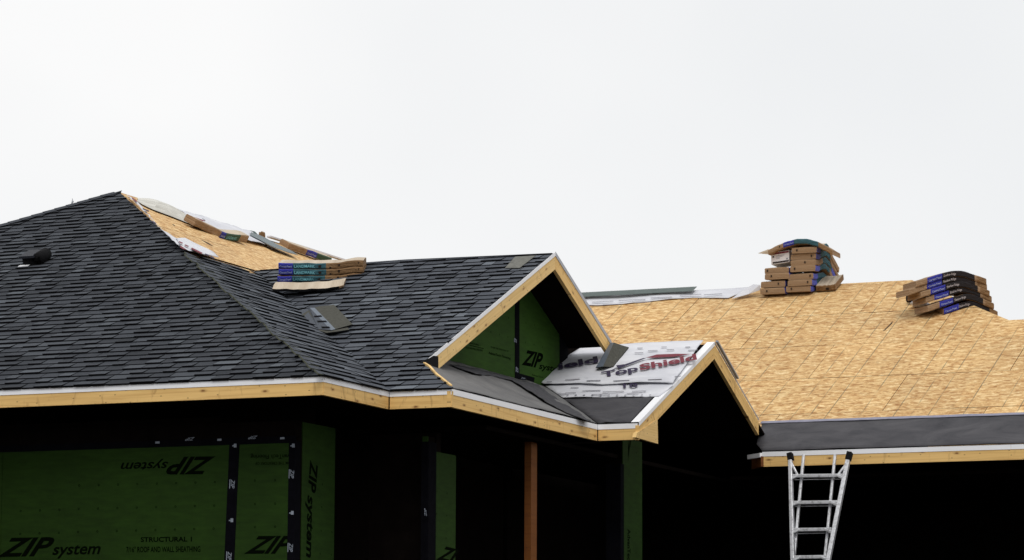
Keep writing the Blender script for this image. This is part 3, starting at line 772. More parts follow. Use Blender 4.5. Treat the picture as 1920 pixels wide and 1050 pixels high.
# column by the front gable
w5 = wall_side(-11.3, 29.90, 30.485, .05, 2.88, [], 'green sheathed column under the front gable')
f5 = lambda x, y: onX(x, y, -11.3)
hexa('seam_tape', [Vector(p) for p in ((-11.46, 29.83, .05), (-11.297, 29.83, .05), (-11.297, 29.93, .05), (-11.46, 29.93, .05), (-11.46, 29.83, 2.6), (-11.297, 29.83, 2.6), (-11.297, 29.93, 2.6), (-11.46, 29.93, 2.6))], M_TAPE, house)
lettering('ZIP', f5(1178, 835), f5(1177.5, 873), f5(1187, 760), NX, M_INK, w5, BD, .3)
lettering('AdvanTech Flooring', f5(1176.5, 992), f5(1176, 1110), f5(1182, 992), NX, M_INK, w5, .02)
rings(w5, f5, [(1193, 849), (1193, 887), (1193, 924), (1192.5, 961), (1192.5, 999), (1192, 1037)], NX, 1.4)
# wooden porch post
pc = onX(1001, 900, -11.45)
o_ = wallbox('porch_post', -11.45-.07, -11.45+.0, pc.y-.07, pc.y+.08, .05, 2.66, M_POST, house, 'reddish brown wooden post under the porch eave')
# gable wall of the upper gable
gw = [pt(PP, XW, 26.2)+UPZ*.0, pt(R3, XW, 26.2)-UPZ*.05, Vector((XW, YR3, ZR3-.06)), pt(R3b, XW, 30.8)-UPZ*.05, pt(G2, XW, 30.8), pt(PP, XW, VP.y)]
gw = [Vector((XW, HT2.y+.15, HT2.z)), Vector((XW, YR3, ZR3-.07)), pt(R3b, XW, 30.8)-UPZ*.05, Vector((XW, 30.8, 3.2)), Vector((XW, HT2.y, 3.2))]
wg = solid('wall', [p-NX*.013 for p in gw], NX, .12, [M_SHADEWOOD], house); wg['label'] = 'green gable wall set back under the upper gable'
fg = lambda x, y: onX(x, y, XW)
yt = fg(969, 640).y
def gpanel(y0, y1, mt=None):
    cv = [(p.y, p.z) for p in gw]
    ar = sum(cv[j][0]*cv[(j+1) % 5][1]-cv[(j+1) % 5][0]*cv[j][1] for j in range(5))
    if ar < 0: cv = cv[::-1]
    k = clip_convex([(y0+.002, 3.0), (y1-.002, 3.0), (y1-.002, 6), (y0+.002, 6)], cv)
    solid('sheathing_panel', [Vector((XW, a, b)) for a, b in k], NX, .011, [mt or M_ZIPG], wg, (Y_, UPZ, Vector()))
gpanel(25.5, yt); ye = fg(1049, 690).y; gpanel(yt, ye); gpanel(ye, 31.5, M_TAPE)  # last panel black: shade on the far half put into its colour
def quad(name, f, px, n, off, m, par, th=.0015): return solid(name, [f(x, y)+n*off for x, y in px], n, th, [m], par)
quad('seam_tape', fg, [(965, 560), (973.5, 560), (973.5, 716), (965, 716)], NX, .004, M_TAPE, wg)
quad('seam_tape', fg, [(973.6, 700), (1002, 708), (1000, 722), (966, 716)], NX, .0035, M_TAPE, wg)
lettering('ZIP', fg(978, 682.5), fg(1013.5, 690), fg(984, 655), NX, M_INK, wg, BD+.01, .2)
lettering('system', fg(1010, 691), fg(1056, 700), fg(1011, 679), NX, M_INK, wg, .02, .2)
lettering('AdvanTech Flooring', fg(916, 663.5), fg(957, 674), fg(916, 658.5), NX, M_INK, wg, .012)
lettering('FROM THE CREATORS OF', fg(920, 652), fg(953, 660), fg(920, 649), NX, M_INK, wg, .008)
lettering('STRUCTURAL 1', fg(878, 644), fg(900, 649), fg(878, 640.5), NX, M_INK, wg, .02)
lettering('7/16" ROOF AND WALL SHEATHING', fg(868, 652), fg(905, 659), fg(868, 648.5), NX, M_INK, wg, .01)
quad('tape_mark', fg, [(880, 646.6), (907, 653.2), (907, 654.2), (880, 647.6)], NX, .002, M_INK, wg)
lettering('ZIP', fg(967.5, 643), fg(967.5, 634), fg(963, 643), NX, M_TAPEW, wg, .02, .2, .006)
lettering('ZIP', fg(970.5, 699), fg(970.5, 688), fg(966, 699), NX, M_TAPEW, wg, .02, .2, .006)
lettering('ZIP', fg(976, 710), fg(984, 712), fg(976, 706.5), NX, M_TAPEW, wg, .0, .2, .006)
lettering('AdvanTech', fg(997, 704), fg(1018, 709), fg(997, 701), NX, M_INK, wg, .01)
rings(wg, fg, [(920, 622), (936, 627), (952, 632), (986, 605), (1002, 609), (985, 642), (1001, 646), (1017, 651), (953, 596)], NX, 1.6)

# --- felt and white underlayment
def px(pl, pts, off=.03): return [onp(x, y, pl, off) for x, y in pts]
un = Vector((0, 0, 0))
fP = sheet('felt_underlayment', [P3+Vector((-.01, .03, 0)), HT2+Vector((.06, .04, 0)), pt(PP, XW+.015, 27.5), pt(PP, XW+.015, VP.y-.02), P4+Vector((-.012, -.02, 0))], PP, M_FELTL, house, .07, .010, 2.2, .003, .012,
           creases=[(px(PP, [(862, 706), (905, 704), (950, 706), (990, 722), (1025, 745)]), .012, .03), (px(PP, [(935, 688), (1000, 716), (1060, 760), (1112, 790)]), .016, .035), (px(PP, [(985, 765), (1060, 782), (1112, 795)]), .006, .03)], seed=3)
fP['label'] = 'dusty grey felt wrinkled over the low porch slope'
f22 = sheet('felt_underlayment', px(PP, [(842, 681), (890, 690), (960, 708), (1010, 722), (1045, 748), (1080, 770), (1113, 793), (1062, 773), (1022, 752), (996, 735), (960, 712), (925, 704), (890, 701), (862, 690)]), PP, M_FELTD, house, .05, .012, 5, .004, .03, seed=8)
f22['label'] = 'darker felt lapped along the valley'
fG = sheet('felt_underlayment', [P4+Vector((.005, .01, 0)), VP, pt(G2, XW, YG2-.8), pt(G2, XG2-.1, YG2-.8), P5+Vector((-.09, .02, 0))], G2, M_FELT, house, .07, .006, 2.6, .003, .008,
           creases=[(px(G2, [(1092, 776), (1112, 777), (1136, 791), (1160, 785), (1186, 771)]), .018, .03), (px(G2, [(1060, 752), (1085, 760), (1100, 757)]), .018, .03)], seed=12)
fG['label'] = 'dark felt on the foot of the front gable slope'
def curl(px0, px1, hh, wd, pl):
    a, b = orig(pl, onp(*px0, pl)), orig(pl, onp(*px1, pl))
    return lambda x, y: hh*math.exp(-(seg_d((x, y), a, b)/wd)**2)
low = px(G2, [(1022, 722), (1055, 744), (1235, 741), (1262, 722), (1258, 715), (1060, 712)])
uL = sheet('white_underlayment', low, G2, M_WRAP, house, .05, .010, 4, .003, .022, seed=21)
uL['label'] = 'lower white underlayment strip on the front gable'
up_ = px(G2, [(1007, 716), (1020, 722), (1085, 721), (1130, 723), (1200, 720), (1262, 720)]) + [pt(G2, XG2-.10, YG2-.02), pt(G2, XW+.05, YG2-.02)] + px(G2, [(1035, 686), (1022, 700)])
cf = curl((1090, 720), (1255, 719), .018, .07, G2)
uU = sheet('white_underlayment', up_, G2, M_WRAP, house, .05, .008, 3, .003, .048, hfun=cf, seed=22)
uU['label'] = 'upper white underlayment sheet printed with a maroon and navy brand'
nG = nrm(G2)
def g2(x, y, o=.068): return onp(x, y, G2, o)
def snap(p, off=.0): return p
def slab(body, pxs, mt, serif=True, par=uU, of=.068):   # heavy slab letters placed by baseline start, end and cap top
    (x0, y0), (x1, y1), (x2, y2) = pxs
    s, e, t = g2(x0, y0, of), g2(x1, y1, of), g2(x2, y2, of)
    vs, fs, a, b = text_mesh(body, .035, 0)
    o = lettering(body, s, e, t, nG, mt, par, .035, 0, 0)
    # slabs at the feet
    return o
slab('Top', ((1129, 707), (1197, 694.5), (1127, 697)), M_NAVY)
slab('Shield', ((1200, 694), (1307, 673.5), (1198, 683)), M_RED)
def bar(pxs, m, off=.064, par=uU):
    return solid('printed_emblem', [onp(x, y, G2, off) for x, y in pxs], nG, .001, [m], par)
bar([(1146, 694), (1156, 689), (1157, 690.5)], M_NAVY, .069)
bar([(1155, 685), (1170.5, 682.8), (1173, 686), (1159, 691)], M_NAVY, .070)
bar([(1170, 683.5), (1206, 671.2), (1212, 671), (1173, 686)], M_NAVY, .069)
bar([(1211, 670.5), (1231, 664.6), (1268, 663.2), (1296, 663.6), (1264, 668.6), (1222, 670.6)], M_RED, .070)
slab('ield', ((1047, 692), (1122, 678), (1045, 681)), M_NAVY)
slab('To', ((1162, 727), (1196, 725), (1161, 716)), M_NAVY, par=uL, of=.04)
# small faint print lines
for (x, y, l) in ((1060, 711, 28), (1085, 709, 18), (1100, 713, 26), (1025, 715, 10), (1150, 713, 30), (1215, 711, 26), (1040, 719, 26), (1070, 726, 15), (1092, 732, 34), (1060, 736, 20), (1130, 734, 40), (1185, 733, 26), (1045, 738, 16), (1110, 739, 30), (1175, 737, 22), (1215, 657, 18), (1250, 655, 14), (1290, 656, 18), (1190, 661, 16), (1265, 705, 12), (1195, 652, 10), (1240, 650, 10), (1285, 650, 9)):
    p_ = [onp(x+a*l, y+b-a*l*.03, G2, .064 if y < 716 else .036) for a, b in ((0, 0), (1, 0), (1, 1.1), (0, 1.1))]
    solid('printed_line', p_, nG, .001, [M_INKP], uU if y < 716 else uL)
for i in range(11):
    x = 1062+i*15.5; p_ = [onp(x+a, 740+b, G2, .036) for a, b in ((0, 0), (4, -.6), (4, .8), (0, 1.6))]; solid('printed_mark', p_, nG, .001, [M_INKP], uL)
# R4 felt with its pale lap edge
r4a = [Vector((R4L.x-.02, 32.55, 0)), Vector((xr+.05, 32.55, 0))]
vt = onp(1700, 786, R4).y
fR = sheet('felt_underlayment', [pt(R4, R4L.x, 32.535), pt(R4, xr, 32.535), pt(R4, xr, vt), onp(1430, 794, R4), onp(1424, 812, R4), onp(1419, 834, R4)], R4, M_FELT, house, .09, .008, 2.2, .003, .012, seed=31,
           creases=[(px(R4, [(1432, 812), (1447, 806), (1465, 799)]), .015, .03), (px(R4, [(1500, 826), (1600, 818), (1750, 808)]), .005, .05)])
fR['label'] = 'dark felt strip along the far eave'
xl4 = onp(1428, 794, R4).x; lap = [pt(R4, xl4, vt-.03), pt(R4, xr, vt-.03), pt(R4, xr, vt+.035), pt(R4, xl4, vt+.035)]
o_ = sheet('felt_lap_edge', lap, R4, M_LAP, house, .06, .004, 3, .002, .022, seed=33)
# white underlayment and grey tape along the far ridge
ridge = [onp(1096, 574, R4), onp(1120, 575.5, R4), onp(1180, 571, R4), onp(1250, 564, R4), onp(1300, 560, R4), onp(1345, 561, R4), onp(1366, 561.5, R4), onp(1378, 556, R4), onp(1426, 540, R4), pt(R4, -12.2, R4RY-.01), pt(R4, -16.8, R4RY-.01), onp(1040, 577, R4)]
def rf(x, y): return .05*math.exp(-((x+13.9)/.5)**2)
uR = sheet('white_underlayment', ridge, R4, M_WRAP, house, .08, .012, 2.2, .003, .02, seed=41)
uR['label'] = 'white underlayment strip lying along the far ridge'
board('ridge_tape', pt(R4, -16.8, R4RY-.17)+n4*.06, pt(R4, -13.33, R4RY-.17)+n4*.06, Vector((0, 1, .48)).normalized(), .19, 0, .004, simple('green_grey_tape', (.085, .11, .105), .6), house, up=n4)
fl = [onp(1372, 560, R4, .03), onp(1404, 551, R4, .06), onp(1426, 543, R4, .10), onp(1425, 534, R4, .16), onp(1412, 533, R4, .14), onp(1390, 546, R4, .06)]
solid('folded_flap', fl, n4, .004, [M_WRAP], uR)
for (x, y, l) in ((1110, 566, 40), (1160, 563, 50), (1220, 558, 40), (1275, 553, 40), (1320, 552, 34), (1130, 571, 34), (1190, 567, 30)):
    p_ = [onp(x+a*l, y+b-a*l*.05, R4, .042) for a, b in ((0, 0), (1, 0), (1, 1.0), (0, 1.0))]; solid('printed_line', p_, n4, .001, [M_INKP], uR)
# H2: white strips down the hip and along the ridge
hs_ = sheet('white_underlayment', px(H2, [(238, 366), (248, 371), (262, 384), (272, 394), (286, 412), (302, 430), (325, 445), (345, 456), (340, 463), (331, 458), (318, 446), (300, 428), (278, 404), (262, 388), (246, 374)]), H2, M_WRAP, house, .06, .012, 6, .003, .035, seed=51)
hs_['label'] = 'torn white underlayment edge running down the hip'
hs2 = sheet('white_underlayment', px(H2, [(329, 449), (345, 449), (372, 462), (396, 474), (409, 485), (396, 483), (372, 477), (352, 473), (338, 464)]), H2, M_WRAP, house, .06, .010, 5, .003, .05, seed=52)
hs2['label'] = 'white underlayment corner with maroon print'
for q in ([(336, 452), (343, 455), (342, 457), (335, 454)], [(347, 458), (354, 461), (353, 463), (346, 460)], [(360, 464), (380, 474), (378, 476), (358, 466)], [(385, 475), (392, 478), (391, 480), (384, 477)], [(396, 480), (402, 483), (401, 485), (395, 482)], [(338, 460), (350, 468), (344, 467), (338, 464)]):
    solid('printed_mark', [onp(x, y, H2, .068) for x, y in q], n2, .001, [M_RED if q[0][0] < 384 else M_NAVY], hs2)
solid('printed_mark', [onp(x, y, H2, .055) for x, y in [(248, 370), (257, 377), (256, 379), (247, 372)]], n2, .001, [M_RED], hs_)
for q in ([(268, 390), (280, 395), (279, 397), (267, 392)], [(284, 413), (293, 418), (292, 420), (283, 415)]):
    solid('printed_mark', [onp(x, y, H2, .055) for x, y in q], n2, .001, [M_NAVY], hs_)
zr = apz-.01
rsp = px(H2, [(365, 416), (372, 425), (395, 428), (420, 440), (440, 446), (452, 447), (480, 453), (497, 457), (500, 452), (478, 445)]) + [pt(H2, XRID+.012, onX(470, 440, XRID).y), pt(H2, XRID+.012, onX(330, 395, XRID).y)]
hr = sheet('white_underlayment', rsp, H2, M_WRAP, house, .08, .012, 4, .003, .03, seed=53)
hr['label'] = 'white underlayment sheet along the high ridge'
solid('printed_emblem', [onp(x, y, H2, .05) for x, y in [(352, 405), (356, 404), (383, 413), (385, 415), (378, 414)]], n2, .001, [M_RED], hr)
tube('ridge_cord', [onX(328, 393, XRID), onX(350, 398, XRID), onX(372, 406, XRID), onp(384, 414, H2, .03)], .010, M_TAPE, hr, 6)
gs = sheet('grey_flashing_strip', px(H2, [(470, 437), (490, 444), (520, 460), (548, 472), (559, 480), (545, 476), (515, 466), (488, 452), (468, 442)]), H2, simple('grey_green_flashing', (.14, .17, .18), .6), house, .08, .006, 3, .003, .04, seed=54)
# ridge cap far side pale strip
board('drip_edge', Vector((XRID+.0, onX(500, 450, XRID).y, apz+.012)), Vector((XRID, 38.6, apz+.012)), NX, .06, 0, .02, M_WRAP, house)
# little knots where nails split the panels
solid('wood_split', [onp(x, y, H2, .006) for x, y in [(377, 449), (390, 455), (401, 462), (389, 456.5)]], n2, .001, [M_STAMP], sH2)
solid('wood_split', [onp(x, y, H2, .006) for x, y in [(323, 420), (326, 421), (329, 424), (325, 422)]], n2, .001, [M_STAMP], sH2)
solid('wood_split', [onp(x, y, R4, .006) for x, y in [(1655, 621), (1674, 602), (1672.5, 606), (1660, 618)]], n4, .001, [M_STAMP], sR4)

# loose bulging underlayment on the high ridge
lo_ = [(256, 376), (268, 384), (285, 392), (305, 400), (325, 407), (345, 415), (362, 422), (374, 427)]
up2 = [(256, 371), (268, 371), (285, 372), (303, 377), (322, 389), (342, 403), (360, 414), (374, 424)]
bv, bf = [], []; K = 9
for i, ((xa, ya), (xb, yb_)) in enumerate(zip(lo_, up2)):
    A = onp(xa, ya, H2, .02); B = onX(xb, yb_, XRID)
    for k in range(K):
        t = k/(K-1); bl = math.sin(math.pi*t)*.10*math.sin(math.pi*min(1, (i+.3)/(len(lo_)-.4)))
        p = A.lerp(B, t)+NX*bl+Vector((0, 0, .35*bl*(1-t)))
        bv.append(p+Vector((0, 0, .006*noise.noise(p*6))))
for i in range(len(lo_)-1):
    for k in range(K-1): bf.append((i*K+k, (i+1)*K+k, (i+1)*K+k+1, i*K+k+1))
bo = mesh('loose_roofing_wrap', bv, bf, M_WRAPG, None, smooth=True)
md = bo.modifiers.new('thickness', 'SOLIDIFY'); md.thickness = .004; md = bo.modifiers.new('smooth', 'SUBSURF'); md.levels = 1; md.render_levels = 2
tag(bo, 'grey white roofing wrap bulging loose over the high left ridge', 'roofing wrap')

# --- roof vent and hook on H1
vn = nrm(H1); vu, vv1 = frame(H1)[0], frame(H1)[1]
vb = onp(60, 499, H1); vent = empty('roof_vent', vb); vent.parent = house; vent.matrix_parent_inverse = house.matrix_world.inverted()
vent['label'] = 'small black hooded roof vent on the left shingled slope'
def vbox(name, x0, x1, y0, y1, z0, z1, x0t=0, m=M_RUB, sh=0.):
    P_ = lambda a, b, c: vb+vu*a+vv1*b+vn*c
    return hexa(name, [P_(x0, y0, z0), P_(x1, y0, z0), P_(x1, y1, z0), P_(x0, y1, z0), P_(x0+x0t, y0-sh, z1), P_(x1, y0-sh, z1), P_(x1, y1, z1), P_(x0+x0t, y1, z1)], m, vent)
vbox('vent_base', -.10, .12, .0, .2, .005, .10)
vbox('vent_hood', -.11, .06, -.04, .18, .10, .125, m=simple('vent_top_metal', (.02, .022, .03), .6, .0))
tube('vent_pipe', [vb+vu*.08+vv1*.0+vn*.07, vb+vu*.08+vv1*.2+vn*.07], .065, M_RUB, vent, 12)
solid('vent_flange', [vb+vu*a+vv1*b+vn*.02 for a, b in ((-.14, -.05), (-.02, -.05), (-.02, .0), (-.14, .0))], vn, .004, [M_SEAL if False else M_WHITE], vent)
hk = onp(137, 391, H1)
hk = AP.lerp(HL, .365); 
for t in np.linspace(0, 1, 400):
    q = AP.lerp(HL, t)
    if proj(q)[0] < 137: hk = q; break
o_ = tube('roof_hook', [hk-UPZ*.02, hk+UPZ*.03, hk+UPZ*.05+vu*.012, hk+UPZ*.085+vu*.004], [.006, .008, .012, .003], M_GREYMET, None, 6)
tag(o_, 'tiny grey metal hook standing on the far left hip', 'hook')

# ------------------------------------------------------------------ loose things on the roof
def bundle(label, p0, xd, yd, Ln, W, t, prof=((0, 0), (1, 0)), bands=((0, 1, 0),), mats=(M_KRAFT,), topm=0, texts=(), group='shingle bundles left on the roof', zd=None, endm=0, name='shingle_bundle', crump=.006, stamps=(), sidem=None):
    p0 = Vector(p0); xd = Vector(xd).normalized(); yd = Vector(yd).normalized(); zd = zd or Vector((0, 0, 1))
    prof = sorted(prof)
    def dz(s):
        # smooth interpolation
        for (a, za), (b, zb) in zip(prof, prof[1:]):
            if s <= b+1e-9:
                k = (s-a)/(b-a); k = k*k*(3-2*k)*.5+k*.5; return za+(zb-za)*k
        return prof[-1][1]
    ss = sorted(set([i/20 for i in range(21)]+[b[0] for b in bands]+[b[1] for b in bands]))
    sd = rnd.uniform(0, 99)
    r = min(.012, t*.2)
    sec = [(0, r), (r*.6, 0), (W-r*.6, 0), (W, r), (W, t-r), (W-r*.8, t), (W*.5, t*1.03), (r*.8, t), (0, t-r)]
    m = len(sec); vs, fs, fm = [], [], []
    def P(s, y, z):
        e = 1-.012*(1 if (s < .001 or s > .999) else 0)
        q = p0+xd*(s*Ln)+yd*y+zd*(z+dz(s))
        return q+ (xd*noise.noise(Vector((s*6+sd, y*9, z*30)))*.4+yd*noise.noise(Vector((s*7, y*9+sd, z*25)))+zd*noise.noise(Vector((s*8, y*6, sd)))*.8)*crump
    for s in ss:
        for (y, z) in sec: vs.append(P(s, y, z))
    def bm_(s, dflt=0):
        for a, b, mi in bands:
            if a-1e-6 <= s <= b+1e-6: return mi
        return dflt
    for i in range(len(ss)-1):
        sm = (ss[i]+ss[i+1])/2
        for k in range(m):
            a, b = i*m+k, i*m+(k+1) % m; fs.append((a, a+m, b+m, b))
            if k in (8, 7, 0): fm.append(bm_(sm))
            elif k in (5, 6): fm.append(topm if topm is not None else bm_(sm))
            else: fm.append(0)
    fs.append(tuple(range(m))); fm.append(endm); fs.append(tuple(range((len(ss)-1)*m, len(ss)*m))[::-1]); fm.append(endm)
    o = mesh(name, vs, fs, list(mats), None, (xd, zd if True else yd, p0), fm)
    bm = bmesh.new(); bm.from_mesh(o.data); bmesh.ops.recalc_face_normals(bm, faces=bm.faces); bm.to_mesh(o.data); bm.free()
    if xd.cross(zd).dot(yd) > 0: pass
    tag(o, label, 'bundle', group)
    for body, s0, s1, z0, z1, mt in texts:
        vsx, ff, x0, x1 = text_mesh(body, .012, 0)
        q = []
        for v in vsx:
            s = s0+(s1-s0)*(v.x-x0)/(x1-x0); z = (z0+(z1-z0)*v.y/.73)*t
            q.append(P(s, 0, z)-yd*.004)
        mesh('lettering', q, ff, mt, o)
    for s, z, w_, h_, end in stamps:
        if end: q = [p0-xd*.008+yd*(s*W+a*w_)+zd*(z*t+b*h_) for a, b in ((0, 0), (1, 0), (1, 1), (0, 1))]; solid('stamp', q, -xd, .001, [M_STAMP], o)
        else: q = [P(s, 0, z*t)-yd*.0045+xd*a*w_+zd*b*h_ for a, b in ((0, 0), (1, 0), (1, 1), (0, 1))]; solid('stamp', q, -yd, .001, [M_STAMP], o)
    return o
# stack across the upper gable ridge: three wrapped bundles on one lying flat
xd1 = Vector((math.cos(.35), math.sin(.35), 0)); yd1 = Vector((-math.sin(.35), math.cos(.35), 0))
MB = (M_KRAFTD, M_BLUE, M_TEAL, M_KRAFTP, M_KRAFT)
lab = ['top bundle of the small stack on the upper gable, pale paper on top', 'middle bundle of the small stack on the upper gable', 'lowest blue labelled bundle of the small stack on the upper gable']
base = onp(520.5, 528, R3, .065)
th1 = math.radians(14); yt1 = (yd1*math.cos(th1)+Vector((0, 0, math.sin(th1)))); zt1 = xd1.cross(yt1).normalized()
def onyd(x, y): r = Vector(ray(x, y)); return r*(base.dot(yd1)/r.dot(yd1))
for i, (xx, yb2) in enumerate(((522, 503.8), (522.5, 515.6), (520.5, 528.2))):
    p = onyd(xx, yb2)
    bundle(lab[i], p, xd1, yt1, .90, .33, .060, ((0, 0), (.5, -.002), (.72, .004), (.9, .028), (1, .024)), ((0, .17, 1), (.17, .56, 2), (.56, 1, 0)), MB, topm=3 if i == 0 else 0,
           texts=(('CertainTeed', .015, .155, .28, .62, M_LBL), ('LANDMARK', .185, .43, .2, .72, M_LBLT)), group='blue and teal labelled bundles on the upper gable', crump=.010, endm=0, zd=zt1,
           stamps=((.47, .3, .03, .025, 0), (.60, .05, .02, .018, 0), (.70, .45, .022, .024, 0), (.94, .4, .008, .022, 0)))
th2 = math.radians(23); yt2 = (yd1*math.cos(th2)+Vector((0, 0, math.sin(th2)))); zt2 = xd1.cross(yt2).normalized()
bundle('flattened pale bundle lying under the small stack on the upper gable', onp(511, 548, R3, .10), xd1, yt2, .74, .29, .026, ((0, .01), (.3, .004), (.75, .012), (.9, .03), (1, .05)), ((0, .94, 0), (.94, 1, 2)), (M_SHE, M_KRAFTP, M_KRAFT), topm=1, group=None, endm=2, crump=.014, zd=zt2)
# bundles lying on the hip side slope
Y2 = Vector((0, 1, 0))
def on_h2(label, a, b, bands, mats, prof, t=.07, off=.012, W=.26, texts=()):
    A, B = onp(*a, H2, off), onp(*b, H2, off); xd = (B-A); Ln = xd.length; xd.normalize()
    yd = n2.cross(xd).normalized()
    return bundle(label, A, xd, yd, Ln, W, t, prof, bands, mats, topm=3, zd=n2, group='shingle bundles lying on the bare hip slope', texts=texts)
MH = (M_KRAFT, M_BLUE, simple('dark_green_label', (.03, .07, .045), .7), M_KRAFTP)
on_h2('curved bundle with blue and green label lying high on the bare hip slope', (361, 428), (461, 457), ((0, .5, 0), (.5, .60, 1), (.60, .85, 2), (.85, 1, 0)), MH, ((0, .03), (.3, .0), (.6, -.03), (1, .015)), .085, .008, .15,
      texts=(('CertainTeed', .51, .59, .3, .6, M_LBL), ('LANDMARK', .62, .8, .25, .7, M_LBLT)))
on_h2('straight bundle with dark blue label beyond the small stack near the high ridge', (539, 466), (618, 494), ((0, .42, 0), (.42, .66, 1), (.66, 1, 2)), MH, ((0, 0), (1, 0)), .075, .008, .15,
      texts=(('CertainTeed', .44, .64, .3, .6, M_LBL),))
# wrapped end and folded green sheet on the ridge
pe = onX(484, 446, XRID+.03)
o_ = bundle('short stub of brown wrapper standing on the high ridge', onX(485, 448, XRID+.05), Vector((.92, .39, 0)), Vector((-.39, .92, 0)), .075, .06, .085, ((0, 0), (.5, .012), (1, -.004)), ((0, 1, 0),), (M_KRAFTD, M_KRAFTP), topm=1, group=None, crump=.014, name='wrapper_stub')
o_['category'] = 'wrapper'
q = [onX(460, 438, XRID), onX(470, 432, XRID), onX(478, 434, XRID), onX(486, 442, XRID), onX(474, 441, XRID)]
o_ = solid('folded_sheet', q, NX, .12, [simple('teal_sheet', (.10, .16, .16), .6)]); tag(o_, 'small folded teal sheet lying on the high ridge', 'sheet')

# left stack across the far ridge
YN = 37.62
lefts = [(1425.5, 552.5), (1426.5, 539.5), (1434, 524.5), (1433.5, 514)]
rights = [(1474, 548), (1477, 536.5), (1478, 525), (1482, 510), (1482.5, 499), (1483, 487.5), (1484, 475.5)]
MS = (M_KRAFT, M_BLUEL, M_TEAL, M_KRAFTP, M_KRAFTD)
nth = ['bottom', 'second from bottom', 'third from bottom', 'fourth from bottom', 'third from top', 'second from top', 'top']
pr1 = ((0, 0), (.28, .015), (.5, .03), (.72, -.05), (1, -.20))
def endbundle(label, x, y, Wd, t, prof, bands, d=.0, Ln=.93, Yn=YN, stamp=.2, topm=0, mats=MS):
    """bundle whose end faces the camera: runs along +Y, side with label faces +X"""
    p = onY(x, y, Yn+d)
    # xd along Y, yd along -X so the labelled face looks to +X
    p0 = p+Vector((Wd, 0, 0))
    o = bundle(label, p0, Vector((math.sin(.03), 1, 0)), Vector((-1, 0, 0)), Ln, Wd, t, prof, bands, mats, topm=topm, group='shingle bundles of the tall stack on the far ridge', endm=0, crump=.010,
               stamps=((1-stamp, .35, .018, .028, 1),))
    return o
for i, (x, y) in enumerate(lefts):
    endbundle('brown bundle in the left column of the tall ridge stack, %s' % (nth[i] if i < 3 else 'topmost, under the white box'), x, y, .335, .078, pr1, ((0, .2, 1), (.2, .6, 2), (.6, 1, 0)), d=rnd.uniform(0, .04), stamp=rnd.choice((.15, .3, .75)), topm=3 if i == 3 else 0)
for i, (x, y) in enumerate(rights):
    pr = ((0, 0), (.15, .008), (.3, .035+.004*i), (.45, .055+.008*i), (.6, .03+.006*i), (.75, -.04), (1, -.19+.008*i))
    endbundle('brown bundle in the right column of the tall ridge stack, %s' % nth[i], x, y, .34 if i > 1 else .33, .074, pr, ((0, .2, 1), (.2, .62, 2), (.62, 1, 0)) if i != 4 else ((0, .3, 0), (.3, .7, 2), (.7, 1, 1)), d=rnd.uniform(0, .03)-.004*i, stamp=(.25, .85, .9, .2, .6, .85, .25)[i], topm=3 if i == 6 else 0)
# white box in the left column
bx = onY(1446, 496, YN+.04); 
bxo = empty('cardboard_box', bx); tag(bxo, 'white labelled box with red and black bands in the left column of the ridge stack', 'box')
wd, hh, dp = .245, .155, .35
B_ = lambda a, b, c: bx+Vector((a, b, c))
hexa('carton', [B_(0, 0, 0), B_(wd, 0, .022), B_(wd, dp, .022), B_(0, dp, 0), B_(0, 0, hh), B_(wd, 0, hh+.022), B_(wd, dp, hh+.022), B_(0, dp, hh)], simple('white_carton', (.66, .64, .66), .6, 0, .3, .06), bxo)
def bq(name, a0, a1, c0, c1, m, off): return solid(name, [B_(a, -off, c+a*.09) for a, c in ((a0, c0), (a1, c0), (a1, c1), (a0, c1))], Vector((0, -1, 0)), .001, [m], bxo)
bq('label_band', .005, .24, .125, .148, M_RED, .002); bq('label_band', .02, .24, .006, .028, M_STAMP, .002)
bq('label_mark', .02, .04, .085, .105, M_STAMP, .003); bq('label_mark', .205, .228, .040, .058, M_INKP, .003)
for k in range(3): bq('label_line', .07, .18-.03*k, .10-.018*k, .104-.018*k, M_INKP, .003)
# the draped bundle on top
p0 = onY(1440.5, 477, YN-.05)
bundle('arched bundle draped crosswise on top of the tall ridge stack', p0, X_, Y_, .87, .34, .066, ((0, 0), (.15, .052), (.3, .095), (.45, .118), (.6, .112), (.75, .07), (.88, .012), (1, -.055)), ((0, .235, 0), (.235, .40, 1), (.40, .78, 2), (.78, 1, 4)), (M_KRAFT, M_BLUE, M_TEAL, M_KRAFTP, M_KRAFTD), topm=0,
       texts=(('CertainTeed', .25, .39, .3, .6, M_LBL),), group='shingle bundles of the tall stack on the far ridge', crump=.006, stamps=((.17, .4, .012, .02, 0),))
o_ = solid('paper_flap', [onY(1421, 475, YN-.02), onY(1441, 467, YN-.02), onY(1441, 477, YN-.02)], Vector((0, -1, 0)), .003, [M_KRAFTP]); tag(o_, 'pale paper flap sticking out at the left of the tall ridge stack', 'paper')
# bundle lying beside the stack
p0 = onp(1531, 546.5, R4, .02)
bundle('bundle lying flat on the roof at the right foot of the tall stack', p0, X_, frame(R4)[1], .26, .42, .075, ((0, .0), (.8, .0), (1, .012)), ((0, 1, 0),), (M_KRAFTD, M_TEAL, M_KRAFTP), topm=2, group='shingle bundles of the tall stack on the far ridge', zd=n4, crump=.01, stamps=((.5, .2, .04, .03, 0),))

